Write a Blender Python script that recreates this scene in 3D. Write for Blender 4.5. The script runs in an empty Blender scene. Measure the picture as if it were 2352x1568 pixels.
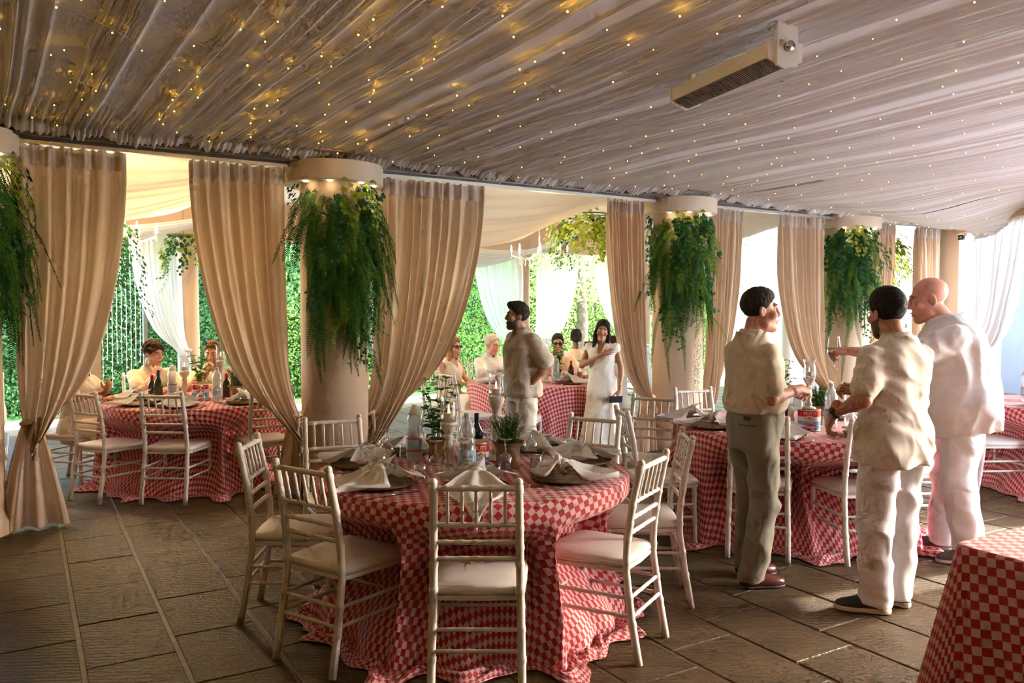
import bpy, bmesh, math, random
import numpy as np
from mathutils import Vector, Matrix
random.seed(7); RNG = np.random.default_rng(7)
PI = math.pi; TAU = 2 * math.pi
sc = bpy.context.scene
col = sc.collection
LK = col.objects.link

# ------------------------------------------------------------------ camera
cam = bpy.data.cameras.new('camera'); camo = bpy.data.objects.new('camera', cam); LK(camo)
cam.sensor_width = 36; cam.lens = 1900 * 36 / 2352; cam.clip_start = .05; cam.clip_end = 300
camo.location = (0, 0, 1.62); camo.rotation_euler = (math.radians(90 - 2.28), 0, 0)
sc.camera = camo
# ------------------------------------------------------------------ world, sun, exposure
sc.view_settings.view_transform = 'Standard'; sc.view_settings.look = 'None'
sc.view_settings.gamma = 1; sc.view_settings.use_curve_mapping = False
sc.view_settings.exposure = 0.76
SUN_AZ = math.radians(68)      # compass direction the sun stands in: 0 = +Y, 90 = +X
SUN_EL = math.radians(28)
w = bpy.data.worlds.new('sky'); sc.world = w; w.use_nodes = True
wn = w.node_tree.nodes; wl = w.node_tree.links
bg = wn['Background']
sky = wn.new('ShaderNodeTexSky'); sky.sky_type = 'NISHITA'; sky.sun_disc = False
sky.sun_elevation = SUN_EL; sky.sun_rotation = SUN_AZ; sky.air_density = 1.0; sky.dust_density = 2.5
sky.altitude = 100
wl.new(sky.outputs[0], bg.inputs[0]); bg.inputs[1].default_value = 2.9
sl = bpy.data.lights.new('sun', 'SUN'); sl.energy = 14; sl.angle = math.radians(.6); sl.color = (.90, .95, 1)
so = bpy.data.objects.new('sun', sl); LK(so)
sd = Vector((math.sin(SUN_AZ) * math.cos(SUN_EL), math.cos(SUN_AZ) * math.cos(SUN_EL), math.sin(SUN_EL)))
so.rotation_euler = sd.to_track_quat('Z', 'Y').to_euler(); so.location = sd * 40
cy = sc.cycles
cy.max_bounces = 7; cy.diffuse_bounces = 5; cy.glossy_bounces = 2; cy.transmission_bounces = 4
cy.transparent_max_bounces = 10; cy.use_denoising = True; cy.caustics_reflective = False; cy.caustics_refractive = False
cy.sample_clamp_indirect = 5; cy.use_adaptive_sampling = True; cy.adaptive_threshold = .13; cy.adaptive_min_samples = 12
cy.use_fast_gi = False

# room axes: s runs along the inner colonnade, v away from the camera across it
UX, UY = .8387, .5446
def W(s, v, z=0.0): return Vector((s * UX - v * UY, s * UY + v * UX, z))
ROOM = math.atan2(UY, UX)

# ------------------------------------------------------------------ materials
MATS = {}
def mat(name, c, rough=.6, var=.0, vscale=8, bump=0, bscale=40, metal=0, spec=.5, sss=0, trans=0, emit=None, es=0, coat=0, sheen=0, detail=3):
    if name in MATS: return MATS[name]
    m = bpy.data.materials.new(name); m.use_nodes = True; MATS[name] = m
    n = m.node_tree.nodes; l = m.node_tree.links; b = n['Principled BSDF']
    c4 = (*c, 1)
    b.inputs['Base Color'].default_value = c4; b.inputs['Roughness'].default_value = rough
    b.inputs['Metallic'].default_value = metal; b.inputs['Specular IOR Level'].default_value = spec
    b.inputs['Coat Weight'].default_value = coat; b.inputs['Sheen Weight'].default_value = sheen
    if sss:
        b.inputs['Subsurface Weight'].default_value = sss; b.inputs['Subsurface Radius'].default_value = (.02, .008, .005); b.inputs['Subsurface Scale'].default_value = .4
    if trans: b.inputs['Transmission Weight'].default_value = trans
    if emit: b.inputs['Emission Color'].default_value = (*emit, 1); b.inputs['Emission Strength'].default_value = es
    if var or bump:
        tc = n.new('ShaderNodeTexCoord')
    if var:
        nz = n.new('ShaderNodeTexNoise'); nz.inputs['Scale'].default_value = vscale; nz.inputs['Detail'].default_value = detail
        l.new(tc.outputs['Object'], nz.inputs['Vector'])
        r = n.new('ShaderNodeValToRGB'); r.color_ramp.elements[0].position = .3; r.color_ramp.elements[1].position = .7
        r.color_ramp.elements[0].color = (*[max(0, x * (1 - var)) for x in c], 1); r.color_ramp.elements[1].color = (*[min(1, x * (1 + var)) for x in c], 1)
        l.new(nz.outputs['Fac'], r.inputs[0]); l.new(r.outputs[0], b.inputs['Base Color'])
    if bump:
        n2 = n.new('ShaderNodeTexNoise'); n2.inputs['Scale'].default_value = bscale; n2.inputs['Detail'].default_value = 2
        l.new(tc.outputs['Object'], n2.inputs['Vector'])
        bp = n.new('ShaderNodeBump'); bp.inputs['Strength'].default_value = bump; bp.inputs['Distance'].default_value = .01
        l.new(n2.outputs['Fac'], bp.inputs['Height']); l.new(bp.outputs[0], b.inputs['Normal'])
    return m

def cloth_mat(name, c, transl=.3, transp=0, var=.04, rough=.8):
    """thin fabric: diffuse + translucent (+ some see-through weave)"""
    if name in MATS: return MATS[name]
    m = bpy.data.materials.new(name); m.use_nodes = True; MATS[name] = m
    n = m.node_tree.nodes; l = m.node_tree.links
    for x in list(n): n.remove(x)
    out = n.new('ShaderNodeOutputMaterial')
    tc = n.new('ShaderNodeTexCoord'); nz = n.new('ShaderNodeTexNoise'); nz.inputs['Scale'].default_value = 60
    l.new(tc.outputs['Object'], nz.inputs['Vector'])
    r = n.new('ShaderNodeValToRGB'); r.color_ramp.elements[0].color = (*[x * (1 - var) for x in c], 1); r.color_ramp.elements[1].color = (*[min(1, x * (1 + var)) for x in c], 1)
    l.new(nz.outputs['Fac'], r.inputs[0])
    d = n.new('ShaderNodeBsdfDiffuse'); t = n.new('ShaderNodeBsdfTranslucent')
    l.new(r.outputs[0], d.inputs[0]); l.new(r.outputs[0], t.inputs[0])
    mx = n.new('ShaderNodeMixShader'); mx.inputs[0].default_value = transl
    l.new(d.outputs[0], mx.inputs[1]); l.new(t.outputs[0], mx.inputs[2]); last = mx
    if transp:
        tp = n.new('ShaderNodeBsdfTransparent'); m2 = n.new('ShaderNodeMixShader'); m2.inputs[0].default_value = transp
        l.new(mx.outputs[0], m2.inputs[1]); l.new(tp.outputs[0], m2.inputs[2]); last = m2
    l.new(last.outputs[0], out.inputs[0])
    return m

def glass_mat(name, tint=(1, 1, 1), refl=.12, milky=0):
    """thin clear wall: see-through with fresnel glints"""
    if name in MATS: return MATS[name]
    m = bpy.data.materials.new(name); m.use_nodes = True; MATS[name] = m
    n = m.node_tree.nodes; l = m.node_tree.links
    for x in list(n): n.remove(x)
    out = n.new('ShaderNodeOutputMaterial')
    tp = n.new('ShaderNodeBsdfTransparent'); tp.inputs[0].default_value = (*tint, 1)
    gl = n.new('ShaderNodeBsdfGlossy'); gl.inputs['Roughness'].default_value = .04; gl.inputs[0].default_value = (.95, .97, 1, 1)
    lw = n.new('ShaderNodeLayerWeight'); lw.inputs[0].default_value = .25
    mp = n.new('ShaderNodeMapRange'); mp.inputs[3].default_value = refl * .9; mp.inputs[4].default_value = min(.9, refl * 7)
    l.new(lw.outputs['Facing'], mp.inputs[0])
    mx = n.new('ShaderNodeMixShader'); l.new(mp.outputs[0], mx.inputs[0]); l.new(tp.outputs[0], mx.inputs[1]); l.new(gl.outputs[0], mx.inputs[2])
    last = mx
    if milky:
        df = n.new('ShaderNodeBsdfDiffuse'); df.inputs[0].default_value = (.9, .93, .95, 1)
        m2 = n.new('ShaderNodeMixShader'); m2.inputs[0].default_value = milky
        l.new(mx.outputs[0], m2.inputs[1]); l.new(df.outputs[0], m2.inputs[2]); last = m2
    l.new(last.outputs[0], out.inputs[0])
    return m

def emit_mat(name, c, s):
    if name in MATS: return MATS[name]
    m = bpy.data.materials.new(name); m.use_nodes = True; MATS[name] = m
    n = m.node_tree.nodes; l = m.node_tree.links
    for x in list(n): n.remove(x)
    out = n.new('ShaderNodeOutputMaterial'); e = n.new('ShaderNodeEmission'); e.inputs[0].default_value = (*c, 1); e.inputs[1].default_value = s
    l.new(e.outputs[0], out.inputs[0]); return m

# ------------------------------------------------------------------ mesh helpers
def obj(name, me, parent=None, loc=None, rotz=0):
    o = bpy.data.objects.new(name, me); LK(o)
    if parent is not None: o.parent = parent
    if loc is not None: o.location = loc
    if rotz: o.rotation_euler.z = rotz
    return o
def mkmesh(name, V, F, m, smooth=True, uv=None):
    me = bpy.data.meshes.new(name)
    V = np.asarray(V, np.float32).reshape(-1, 3)
    if isinstance(F, np.ndarray) and len(F):
        k = F.shape[1]; me.vertices.add(len(V)); me.vertices.foreach_set('co', V.ravel())
        me.loops.add(F.size); me.loops.foreach_set('vertex_index', F.ravel().astype(np.int32))
        me.polygons.add(len(F)); me.polygons.foreach_set('loop_start', np.arange(0, F.size, k, dtype=np.int32))
        me.update(calc_edges=True)
    else:
        me.from_pydata(V.tolist(), [], [tuple(map(int, f)) for f in F])
    if m is not None:
        for x in (m if isinstance(m, (list, tuple)) else [m]): me.materials.append(x)
    if smooth: me.polygons.foreach_set('use_smooth', np.ones(len(me.polygons), bool))
    if uv is not None:
        ul = me.uv_layers.new(name='UVMap'); li = np.empty(len(me.loops), np.int32); me.loops.foreach_get('vertex_index', li)
        ul.data.foreach_set('uv', np.asarray(uv, np.float32)[li].ravel())
    me.update(); return me
class MB:
    """collects simple shapes into one mesh"""
    def __init__(s): s.v = []; s.f = []; s.mi = []
    def add(s, V, F, mi=0):
        o = len(s.v); s.v += [tuple(map(float, p)) for p in V]; s.f += [tuple(i + o for i in f) for f in F]; s.mi += [mi] * len(F); return s
    def box(s, a, b, mi=0, M=None):
        x0, y0, z0 = a; x1, y1, z1 = b
        V = [(x0, y0, z0), (x1, y0, z0), (x1, y1, z0), (x0, y1, z0), (x0, y0, z1), (x1, y0, z1), (x1, y1, z1), (x0, y1, z1)]
        if M: V = [M @ Vector(p) for p in V]
        return s.add(V, [(3, 2, 1, 0), (4, 5, 6, 7), (0, 1, 5, 4), (1, 2, 6, 5), (2, 3, 7, 6), (3, 0, 4, 7)], mi)
    def tube(s, pts, r, n=8, cap=True, mi=0, flat=1.0):
        pts = [Vector(p) for p in pts]; rs = r if isinstance(r, (list, tuple)) else [r] * len(pts)
        V = []; F = []; px = None
        for i, p in enumerate(pts):
            d = (pts[min(i + 1, len(pts) - 1)] - pts[max(i - 1, 0)]);  d = d.normalized() if d.length > 1e-9 else Vector((0, 0, 1))
            if px is None:
                a = Vector((0, 0, 1)) if abs(d.z) < .9 else Vector((1, 0, 0)); px = d.cross(a).normalized()
            else:
                px = (px - d * px.dot(d)); px = px.normalized() if px.length > 1e-6 else d.orthogonal().normalized()
            py = d.cross(px)
            for k in range(n):
                a = TAU * k / n; V.append(p + (px * math.cos(a) + py * math.sin(a) * flat) * rs[i])
        for i in range(len(pts) - 1):
            for k in range(n): k2 = (k + 1) % n; F.append((i * n + k, i * n + k2, (i + 1) * n + k2, (i + 1) * n + k))
        if cap: F.append(tuple(range(n - 1, -1, -1))); F.append(tuple((len(pts) - 1) * n + k for k in range(n)))
        return s.add(V, F, mi)
    def lathe(s, prof, n=20, c=(0, 0, 0), mi=0, sx=1, sy=1):
        V = []; F = []; cx, cy, cz = c
        for r, z in prof:
            for k in range(n): a = TAU * k / n; V.append((cx + r * sx * math.cos(a), cy + r * sy * math.sin(a), cz + z))
        for i in range(len(prof) - 1):
            for k in range(n): k2 = (k + 1) % n; F.append((i * n + k, i * n + k2, (i + 1) * n + k2, (i + 1) * n + k))
        if prof[0][0] > 1e-6 and len(prof) > 1 and s.capb: F.append(tuple(range(n - 1, -1, -1)))
        if prof[-1][0] > 1e-6 and s.capt: F.append(tuple((len(prof) - 1) * n + k for k in range(n)))
        return s.add(V, F, mi)
    capb = capt = False
    def ball(s, c, r, n=10, m=7, mi=0):
        r = r if isinstance(r, (tuple, list)) else (r, r, r)
        V = [(c[0], c[1], c[2] - r[2])]; F = []
        for i in range(1, m):
            ph = PI * i / m
            for k in range(n): a = TAU * k / n; V.append((c[0] + r[0] * math.sin(ph) * math.cos(a), c[1] + r[1] * math.sin(ph) * math.sin(a), c[2] - r[2] * math.cos(ph)))
        V.append((c[0], c[1], c[2] + r[2])); e = len(V) - 1
        for k in range(n): F.append((0, 1 + (k + 1) % n, 1 + k)); F.append((e, 1 + (m - 2) * n + k, 1 + (m - 2) * n + (k + 1) % n))
        for i in range(m - 2):
            for k in range(n): a = 1 + i * n; k2 = (k + 1) % n; F.append((a + k, a + k2, a + n + k2, a + n + k))
        return s.add(V, F, mi)
    def mesh(s, name, m, smooth=True):
        me = bpy.data.meshes.new(name); me.from_pydata(s.v, [], s.f)
        for x in (m if isinstance(m, (list, tuple)) else [m]): me.materials.append(x)
        me.polygons.foreach_set('material_index', np.array(s.mi, np.int32))
        if smooth: me.polygons.foreach_set('use_smooth', np.ones(len(me.polygons), bool))
        me.update(); return me
    def build(s, name, m, parent=None, smooth=True, loc=None, rotz=0, sharp=None):
        me = s.mesh(name, m, smooth)
        if sharp:
            try: me.set_sharp_from_angle(angle=math.radians(sharp))
            except Exception: pass
        return obj(name, me, parent, loc, rotz)
def capped():
    b = MB(); b.capb = b.capt = True; return b
def gridmesh(name, P, m, smooth=True, uv=None, closeu=False):
    """P: array (nu, nv, 3)"""
    nu, nv = P.shape[:2]; i = np.arange(nu * nv).reshape(nu, nv)
    if closeu: i = np.vstack([i, i[:1]])
    F = np.stack([i[:-1, :-1], i[1:, :-1], i[1:, 1:], i[:-1, 1:]], -1).reshape(-1, 4)
    return mkmesh(name, P.reshape(-1, 3), F, m, smooth, None if uv is None else uv.reshape(-1, 2))
def tag(o, label=None, cat=None, group=None, kind=None):
    if label: o['label'] = label
    if cat: o['category'] = cat
    if group: o['group'] = group
    if kind: o['kind'] = kind
    return o
def thing(name, label, cat, loc=(0, 0, 0), rotz=0, group=None, kind=None):
    o = bpy.data.objects.new(name, None); LK(o); o.location = loc; o.rotation_euler.z = rotz; o.empty_display_size = .1
    return tag(o, label, cat, group, kind)
KIDS = {}
def kids(o):
    return [c for c in col.objects if c.parent is o]
def clone(root, loc, rotz=0, label=None, group=None, tree=None, scale=None):
    """a copy of a thing with copies of its parts and sub-parts (mesh data shared)"""
    tree = tree or snapshot(root)
    def cp(nd, par):
        o, ch = nd; c = o.copy(); LK(c); c.parent = par
        for x in ch: cp(x, c)
        return c
    r = cp(tree, None); r.location = loc; r.rotation_euler.z = rotz
    if scale: r.scale = (scale,) * 3
    if label: r['label'] = label
    if group: r['group'] = group
    return r
def snapshot(root):
    return (root, [snapshot(c) for c in root.children])
def noise1(x, seed=0, n=6, f0=1.0):
    r = np.random.default_rng(seed); out = np.zeros_like(np.asarray(x, float)); a = 0
    for k in range(n):
        f = f0 * (1.7 ** k) * r.uniform(.8, 1.2); am = 1 / (1.35 ** k); out += am * np.sin(f * x + r.uniform(0, TAU)); a += am
    return out / a
def sstep(x, a, b):
    t = np.clip((np.asarray(x, float) - a) / (b - a), 0, 1); return t * t * (3 - 2 * t)
# ================================================================== setting
M_TILE = None
def tile_mat():
    m = bpy.data.materials.new('stone_tile'); m.use_nodes = True
    n = m.node_tree.nodes; l = m.node_tree.links; b = n['Principled BSDF']
    tc = n.new('ShaderNodeTexCoord'); oi = n.new('ShaderNodeObjectInfo')
    nz = n.new('ShaderNodeTexNoise'); nz.inputs['Scale'].default_value = 5; nz.inputs['Detail'].default_value = 6; nz.inputs['Roughness'].default_value = .7
    geo = n.new('ShaderNodeNewGeometry'); l.new(geo.outputs['Position'], nz.inputs['Vector'])
    r = n.new('ShaderNodeValToRGB'); r.color_ramp.elements[0].position = .3; r.color_ramp.elements[1].position = .72
    r.color_ramp.elements[0].color = (.060, .036, .015, 1); r.color_ramp.elements[1].color = (.122, .078, .036, 1)
    l.new(nz.outputs['Fac'], r.inputs[0]); l.new(r.outputs[0], b.inputs['Base Color'])
    b.inputs['Roughness'].default_value = .46; b.inputs['Specular IOR Level'].default_value = .35
    # fine sawn ridges across the slab, broken up by noise
    mp = n.new('ShaderNodeMapping'); mp.inputs['Rotation'].default_value = (0, 0, math.radians(-4))
    l.new(geo.outputs['Position'], mp.inputs['Vector'])
    wv = n.new('ShaderNodeTexWave'); wv.wave_type = 'BANDS'; wv.bands_direction = 'Y'; wv.inputs['Scale'].default_value = 9; wv.inputs['Distortion'].default_value = 5.0
    wv.inputs['Detail'].default_value = 3; wv.inputs['Detail Scale'].default_value = 2.2
    l.new(mp.outputs[0], wv.inputs['Vector'])
    n2 = n.new('ShaderNodeTexNoise'); n2.inputs['Scale'].default_value = 70; n2.inputs['Detail'].default_value = 3; l.new(geo.outputs['Position'], n2.inputs['Vector'])
    ad = n.new('ShaderNodeMath'); ad.operation = 'ADD'; mu = n.new('ShaderNodeMath'); mu.operation = 'MULTIPLY'; mu.inputs[1].default_value = .55
    l.new(wv.outputs['Fac'], mu.inputs[0]); l.new(mu.outputs[0], ad.inputs[0]); l.new(n2.outputs['Fac'], ad.inputs[1])
    bp = n.new('ShaderNodeBump'); bp.inputs['Strength'].default_value = .42; bp.inputs['Distance'].default_value = .012
    l.new(ad.outputs[0], bp.inputs['Height']); l.new(bp.outputs[0], b.inputs['Normal'])
    return m
M_TILE = tile_mat()
M_GROUT = mat('floor_joint', (.17, .125, .075), .5, var=.25, vscale=20, bump=.3, bscale=60)
M_WALL = mat('beige_plaster', (.50, .365, .26), .75, var=.05, vscale=3, bump=.08, bscale=90)
M_RING = mat('cream_ring_paint', (.62, .52, .39), .55, var=.02, vscale=5)
M_BEAM = mat('brown_beam_paint', (.42, .31, .22), .5, var=.06, vscale=6)
M_TRACK = mat('dark_track', (.10, .075, .055), .45, metal=.3, var=.1, vscale=20)
M_RAIL = mat('aluminium_rail', (.62, .58, .54), .35, metal=.8, var=.05, vscale=30)
M_CEIL = mat('warm_ceiling_paint', (.84, .82, .78), .8, var=.04, vscale=2)
M_WHITE = mat('white_paint', (.80, .78, .74), .5, var=.02, vscale=10)

def prism(name, pts, z0, z1, m, parent=None, kind='structure'):
    n = len(pts); V = [(p[0], p[1], z0) for p in pts] + [(p[0], p[1], z1) for p in pts]
    F = [tuple(range(n - 1, -1, -1)), tuple(range(n, 2 * n))] + [(i, (i + 1) % n, n + (i + 1) % n, n + i) for i in range(n)]
    o = obj(name, mkmesh(name, V, F, m, False), parent)
    if kind and parent is None: o['kind'] = kind
    return o
def sv(s, v): p = W(s, v); return (p.x, p.y)
RWA = (7.09, 13.3); RWB = (6.25, 9.75); RWC = (6.45, .8); RWD = (6.5, -5.2)
hall = [sv(-8, 7.35), sv(-8, -5.3), RWD, RWC, RWB, RWA]
prism('floor', [sv(-9, 12.9), sv(-9, -5.5), (6.9, -5.5), (6.9, 9.6), (7.6, 13.4), sv(14, 12.9)], -.12, -.006, M_GROUT)
floor = bpy.data.objects['floor']
# floor slabs 0.40 x 0.60 laid in rows, staggered
ya = math.radians(-30.56); TA = Vector((math.sin(ya), math.cos(ya), 0)); TB = Vector((math.cos(ya), -math.sin(ya), 0))
PW, PL = .402, .595
def slab_mesh(name, M=None):
    hw, hl, bv = (PW - .022) / 2, (PL - .008) / 2, .004
    V = []
    for dx, z in ((0, -.02), (0, -.003), (bv, 0)):
        V += [(-hw + dx, -hl + dx, z), (hw - dx, -hl + dx, z), (hw - dx, hl - dx, z), (-hw + dx, hl - dx, z)]
    F = [(8, 9, 10, 11)]
    for a in (0, 4):
        for k in range(4): F.append((a + k, a + (k + 1) % 4, a + 4 + (k + 1) % 4, a + 4 + k))
    return V, F
sV, sF = slab_mesh('tile'); slab = mkmesh('tile', sV, sF, M_TILE, False)
tiles = []
for i in range(-26, 42):
    b0 = .2005 + PW * i + PW / 2
    off = 5.907 + .2 * i
    for j in range(-30, 30):
        a0 = off + PL * j + PL / 2
        p = TB * b0 + TA * a0
        if p.y < 1.9 or abs(p.x) > p.y * .68 + .7 or p.y > 17: continue
        vv = -UY * p.x + UX * p.y
        if vv > 12.5: continue
        if p.x > 6.6 and vv < 7.3: continue
        tiles.append((p.length, p))
tiles.sort(key=lambda t: t[0])
rt = -math.atan2(TB.y, TB.x)
far = MB()
Mr = Matrix.Rotation(math.atan2(TB.y, TB.x), 4, 'Z')
for k, (d, p) in enumerate(tiles):
    dz = random.uniform(-.0012, .0012)
    if k < 300:
        o = obj('tile', slab, floor, (p.x, p.y, dz), math.atan2(TB.y, TB.x)); o.rotation_euler.x = random.uniform(-.0025, .0025); o.rotation_euler.y = random.uniform(-.0025, .0025)
    else:
        T = Matrix.Translation((p.x, p.y, dz)) @ Mr
        far.add([T @ Vector(q) for q in sV], sF)
fo = far.build('distant_tiles', M_TILE, floor, smooth=False); fo['kind'] = 'stuff'

prism('ceiling', hall, 3.22, 3.42, M_CEIL)
prism('roof', [sv(-8, 7.35), RWA, sv(13.4, 12.5), sv(-8, 12.5)], 3.14, 3.15, cloth_mat('translucent_roof', (.84, .80, .74), .10, 0, .02))  # unseen roof, made translucent so daylight brightens the swags below
prism('wall_back', [sv(-8, -5.3), sv(-8, -5.5), (6.7, -5.4), (6.5, -5.2)], 0, 3.3, M_WALL)
prism('wall_left', [sv(-8, -5.4), sv(-8, 7.3), sv(-8.2, 7.3), sv(-8.2, -5.4)], 0, 3.3, M_WALL)
prism('wall_shading', [sv(-2.2, 7.0), sv(-2.2, 12.5), sv(-2.4, 12.5), sv(-2.4, 7.0)], 0, 3.3, M_WALL)  # unseen end wall added to keep daylight out of the darker bays
prism('wall_side', [sv(-8.2, 7.1), sv(-2.3, 7.1), sv(-2.3, 7.3), sv(-8.2, 7.3)], 0, 3.3, M_WALL)
# near part of the right-hand wall is closed, the rest is an open arcade with sheers
prism('wall_right', [(6.45, .8), (6.5, -5.2), (6.7, -5.2), (6.65, .8)], 0, 3.3, M_WALL)
def beam_between(name, A, B, off, th, z0, z1, m):
    A = Vector((*A, 0)); B = Vector((*B, 0)); d = (B - A).normalized(); n = Vector((-d.y, d.x, 0))
    return prism(name, [A + n * off, B + n * off, B + n * (off + th), A + n * (off + th)], z0, z1, m)
beam_between('beam', RWB, RWC, -.25, .25, 2.72, 3.24, M_WALL)
beam_between('beam', RWA, RWB, -.25, .25, 2.72, 3.24, M_WALL)
# colonnade beam with stepped soffit and curtain tracks
prism('beam', [sv(-8, 6.62), sv(13.1, 6.62), sv(13.1, 6.86), sv(-8, 6.86)], 2.93, 3.23, M_BEAM)
prism('beam', [sv(-8, 6.86), sv(13.1, 6.86), sv(13.1, 7.36), sv(-8, 7.36)], 2.90, 3.23, M_BEAM)
COLS = [(-.13, 'c1'), (2.69, 'c2'), (6.886, 'c3'), (10.05, 'c4')]
BAYS = [(-2.9, -.13), (-.13, 2.69), (2.69, 6.886), (6.886, 10.05), (10.05, 12.9)]
BN = ['beyond the frame edge', 'over the bay with the curly-haired diner', 'over the middle bay', 'over the bay behind the khaki trousers', 'over the bay by the security cameras']
for (a, b), nm in zip(BAYS, BN):
    t = thing('curtain_rail', 'double curtain track fixed to the beam ' + nm, 'curtain rail', W((a + b) / 2, 7.0, 2.855), ROOM)
    L = (b - a) / 2 - .3
    MB().box((-L, -.16, .0), (L, -.10, .045)).build('track', M_TRACK, t, False)
    MB().box((-L, -.05, -.01), (L, .04, .045)).build('track', M_TRACK, t, False)
    MB().box((-L, -.035, -.04), (L, .015, -.012)).build('rail', M_RAIL, t, False)
CL = {'c1': 'beige round column at the edge of the picture, fern spilling over it', 'c2': 'beige round column wrapped in the biggest fern garland, behind the foreground table',
      'c3': 'beige round column between the woman with the phone and the man in khaki trousers', 'c4': 'beige round column behind the raised beer glass'}
COLN = {}
M_LAMP = emit_mat('warm_downlight', (1, .78, .45), 30)
for s, k in COLS:
    p = W(s, 7.05); c = thing('column', CL[k], 'column', (p.x, p.y, 0), ROOM, 'inner colonnade', 'structure'); COLN[k] = c
    b = capped(); b.lathe([(.33, 0), (.33, .1), (.305, .13), (.295, .16), (.29, 2.9)], 40); b.build('shaft', M_WALL, c, sharp=40)
    b = MB(); b.lathe([(.29, 2.705), (.43, 2.70), (.437, 2.708), (.437, 2.868), (.43, 2.875), (.28, 2.875)], 64); b.build('ring', M_RING, c, sharp=40)
    for a in (-150, -115, -70, -35):
        x, y = .36 * math.cos(math.radians(a)), .36 * math.sin(math.radians(a))
        b = capped(); b.lathe([(.02, 2.694), (.02, 2.702)], 12, (x, y, 0)); d = b.build('downlight', M_LAMP, c)
    for a, e in ((-65, 9), (-140, 5)):
        li = bpy.data.lights.new('downlight_beam', 'SPOT'); li.energy = e; li.color = (1, .72, .36); li.spot_size = math.radians(75); li.spot_blend = .6; li.shadow_soft_size = .02
        lo = bpy.data.objects.new('downlight_beam', li); LK(lo); lo.parent = c; lo.location = (.39 * math.cos(math.radians(a)), .39 * math.sin(math.radians(a)), 2.68)
# corner pier at the far end
cp = W(12.95, 7.05)
t = thing('column', 'square beige corner pier under the security cameras', 'column', (cp.x, cp.y, 0), ROOM, None, 'structure')
MB().box((-.62, -.3, 0), (-.2, .3, 3.1)).build('pier', M_WALL, t, False)
MB().box((-.2, -.2, 0), (.1, .3, 3.1)).build('recess_panel', mat('textured_plaster', (.45, .36, .29), .85, var=.15, vscale=60, bump=.5, bscale=150), t, False)
MB().box((.1, -.32, 0), (.62, .3, 3.1)).build('pier', M_WALL, t, False)
# outer row of the veranda
OUT_S = [-.9, 2.49, 5.4, 8.06, 10.9]
for i, s in enumerate(OUT_S):
    p = W(s, 12.1)
    c = thing('column', ['slender cream veranda column hidden by the tan curtain', 'slender cream veranda column behind the two seated diners', 'slender cream veranda column behind the middle curtain', 'slender cream veranda column between white sheers behind the standing man in linen', 'slender cream veranda column behind the far bright bay'][i], 'column', (p.x, p.y, 0), ROOM, 'outer colonnade', 'structure')
    b = capped(); b.lathe([(.19, 0), (.19, .12), (.155, .16), (.15, .2), (.14, 2.42)], 24); b.build('shaft', M_WALL, c, sharp=40)
    b = capped(); b.lathe([(.15, 2.40), (.165, 2.42), (.165, 2.45), (.15, 2.47), (.19, 2.56), (.2, 2.62)], 24); b.build('capital', M_WALL, c, sharp=40)
prism('beam', [sv(-8, 11.95), sv(13.4, 11.95), sv(13.4, 12.25), sv(-8, 12.25)], 2.6, 3.12, M_WALL)
prism('door_1', [sv(1.25, 12.0), sv(1.38, 12.0), sv(1.38, 12.12), sv(1.25, 12.12)], 0, 2.6, mat('brown_door_frame', (.33, .24, .18), .5, var=.08, vscale=10))
prism('door_2', [sv(1.90, 12.0), sv(1.95, 12.0), sv(1.95, 12.1), sv(1.90, 12.1)], 0, 2.6, mat('grey_door_frame', (.2, .22, .24), .4, var=.08, vscale=10))
p = W(11.65, 9.3); c = thing('column', 'slim white post wrapped in ivy behind the bald head', 'column', (p.x, p.y, 0), ROOM, None, 'structure'); b = capped(); b.lathe([(.11, 0), (.11, .1), (.085, .14), (.08, 3.12)], 18); b.build('shaft', M_WHITE, c)
# garden: lawn, path, paving that bounces sunlight
M_LAWN = mat('lawn_green', (.11, .27, .06), .9, var=.35, vscale=3, bump=.6, bscale=120, detail=6)
o = obj('lawn', mkmesh('lawn', [(-60, -20, -.13), (90, -20, -.13), (90, 90, -.13), (-60, 90, -.13)], [(0, 1, 2, 3)], M_LAWN, False)); o['kind'] = 'structure'
M_PAVE = mat('pale_paving', (.85, .85, .85), .8, var=.12, vscale=4, bump=.2, bscale=50)
prism('path', [sv(-10, 12.9), sv(20, 12.9), sv(20, 14.1), sv(-10, 14.1)], -.14, -.04, M_PAVE)
prism('bounce_terrace', [(7.0, -8), (24, -8), (24, 30), (8.2, 30), (7.4, 13.6), (6.9, 9.7)], -.14, -.03, M_PAVE)  # paving added outside the open side to bounce sunlight onto the ceiling
prism('wall_garden', [(9.2, 17.6), (9.75, 14.6), (9.95, 14.6), (9.4, 17.6)], -.05, 2.3, mat('blue_grey_render', (.11, .125, .155), .8, var=.05, vscale=3))
# light portals: where daylight gets in
def portal(A, B, z0, z1):
    A = Vector((*A, 0)); B = Vector((*B, 0)); L = (B - A).length; li = bpy.data.lights.new('daylight_portal', 'AREA'); li.shape = 'RECTANGLE'; li.size = L; li.size_y = z1 - z0
    li.cycles.is_portal = True; o = bpy.data.objects.new('daylight_portal', li); LK(o); mid = (A + B) / 2; mid.z = (z0 + z1) / 2; o.location = mid
    d = (B - A).normalized(); nrm = Vector((-d.y, d.x, 0)); o.rotation_euler = nrm.to_track_quat('Z', 'Y').to_euler()
    return o
portal(sv(-2.2, 12.3), sv(13.4, 12.3), 0, 2.6)
portal(RWC, RWB, 0, 2.72); 
portal(RWB, RWA, 0, 2.72)
portal(RWA, sv(13.4, 12.5), 0, 3.1)
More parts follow.
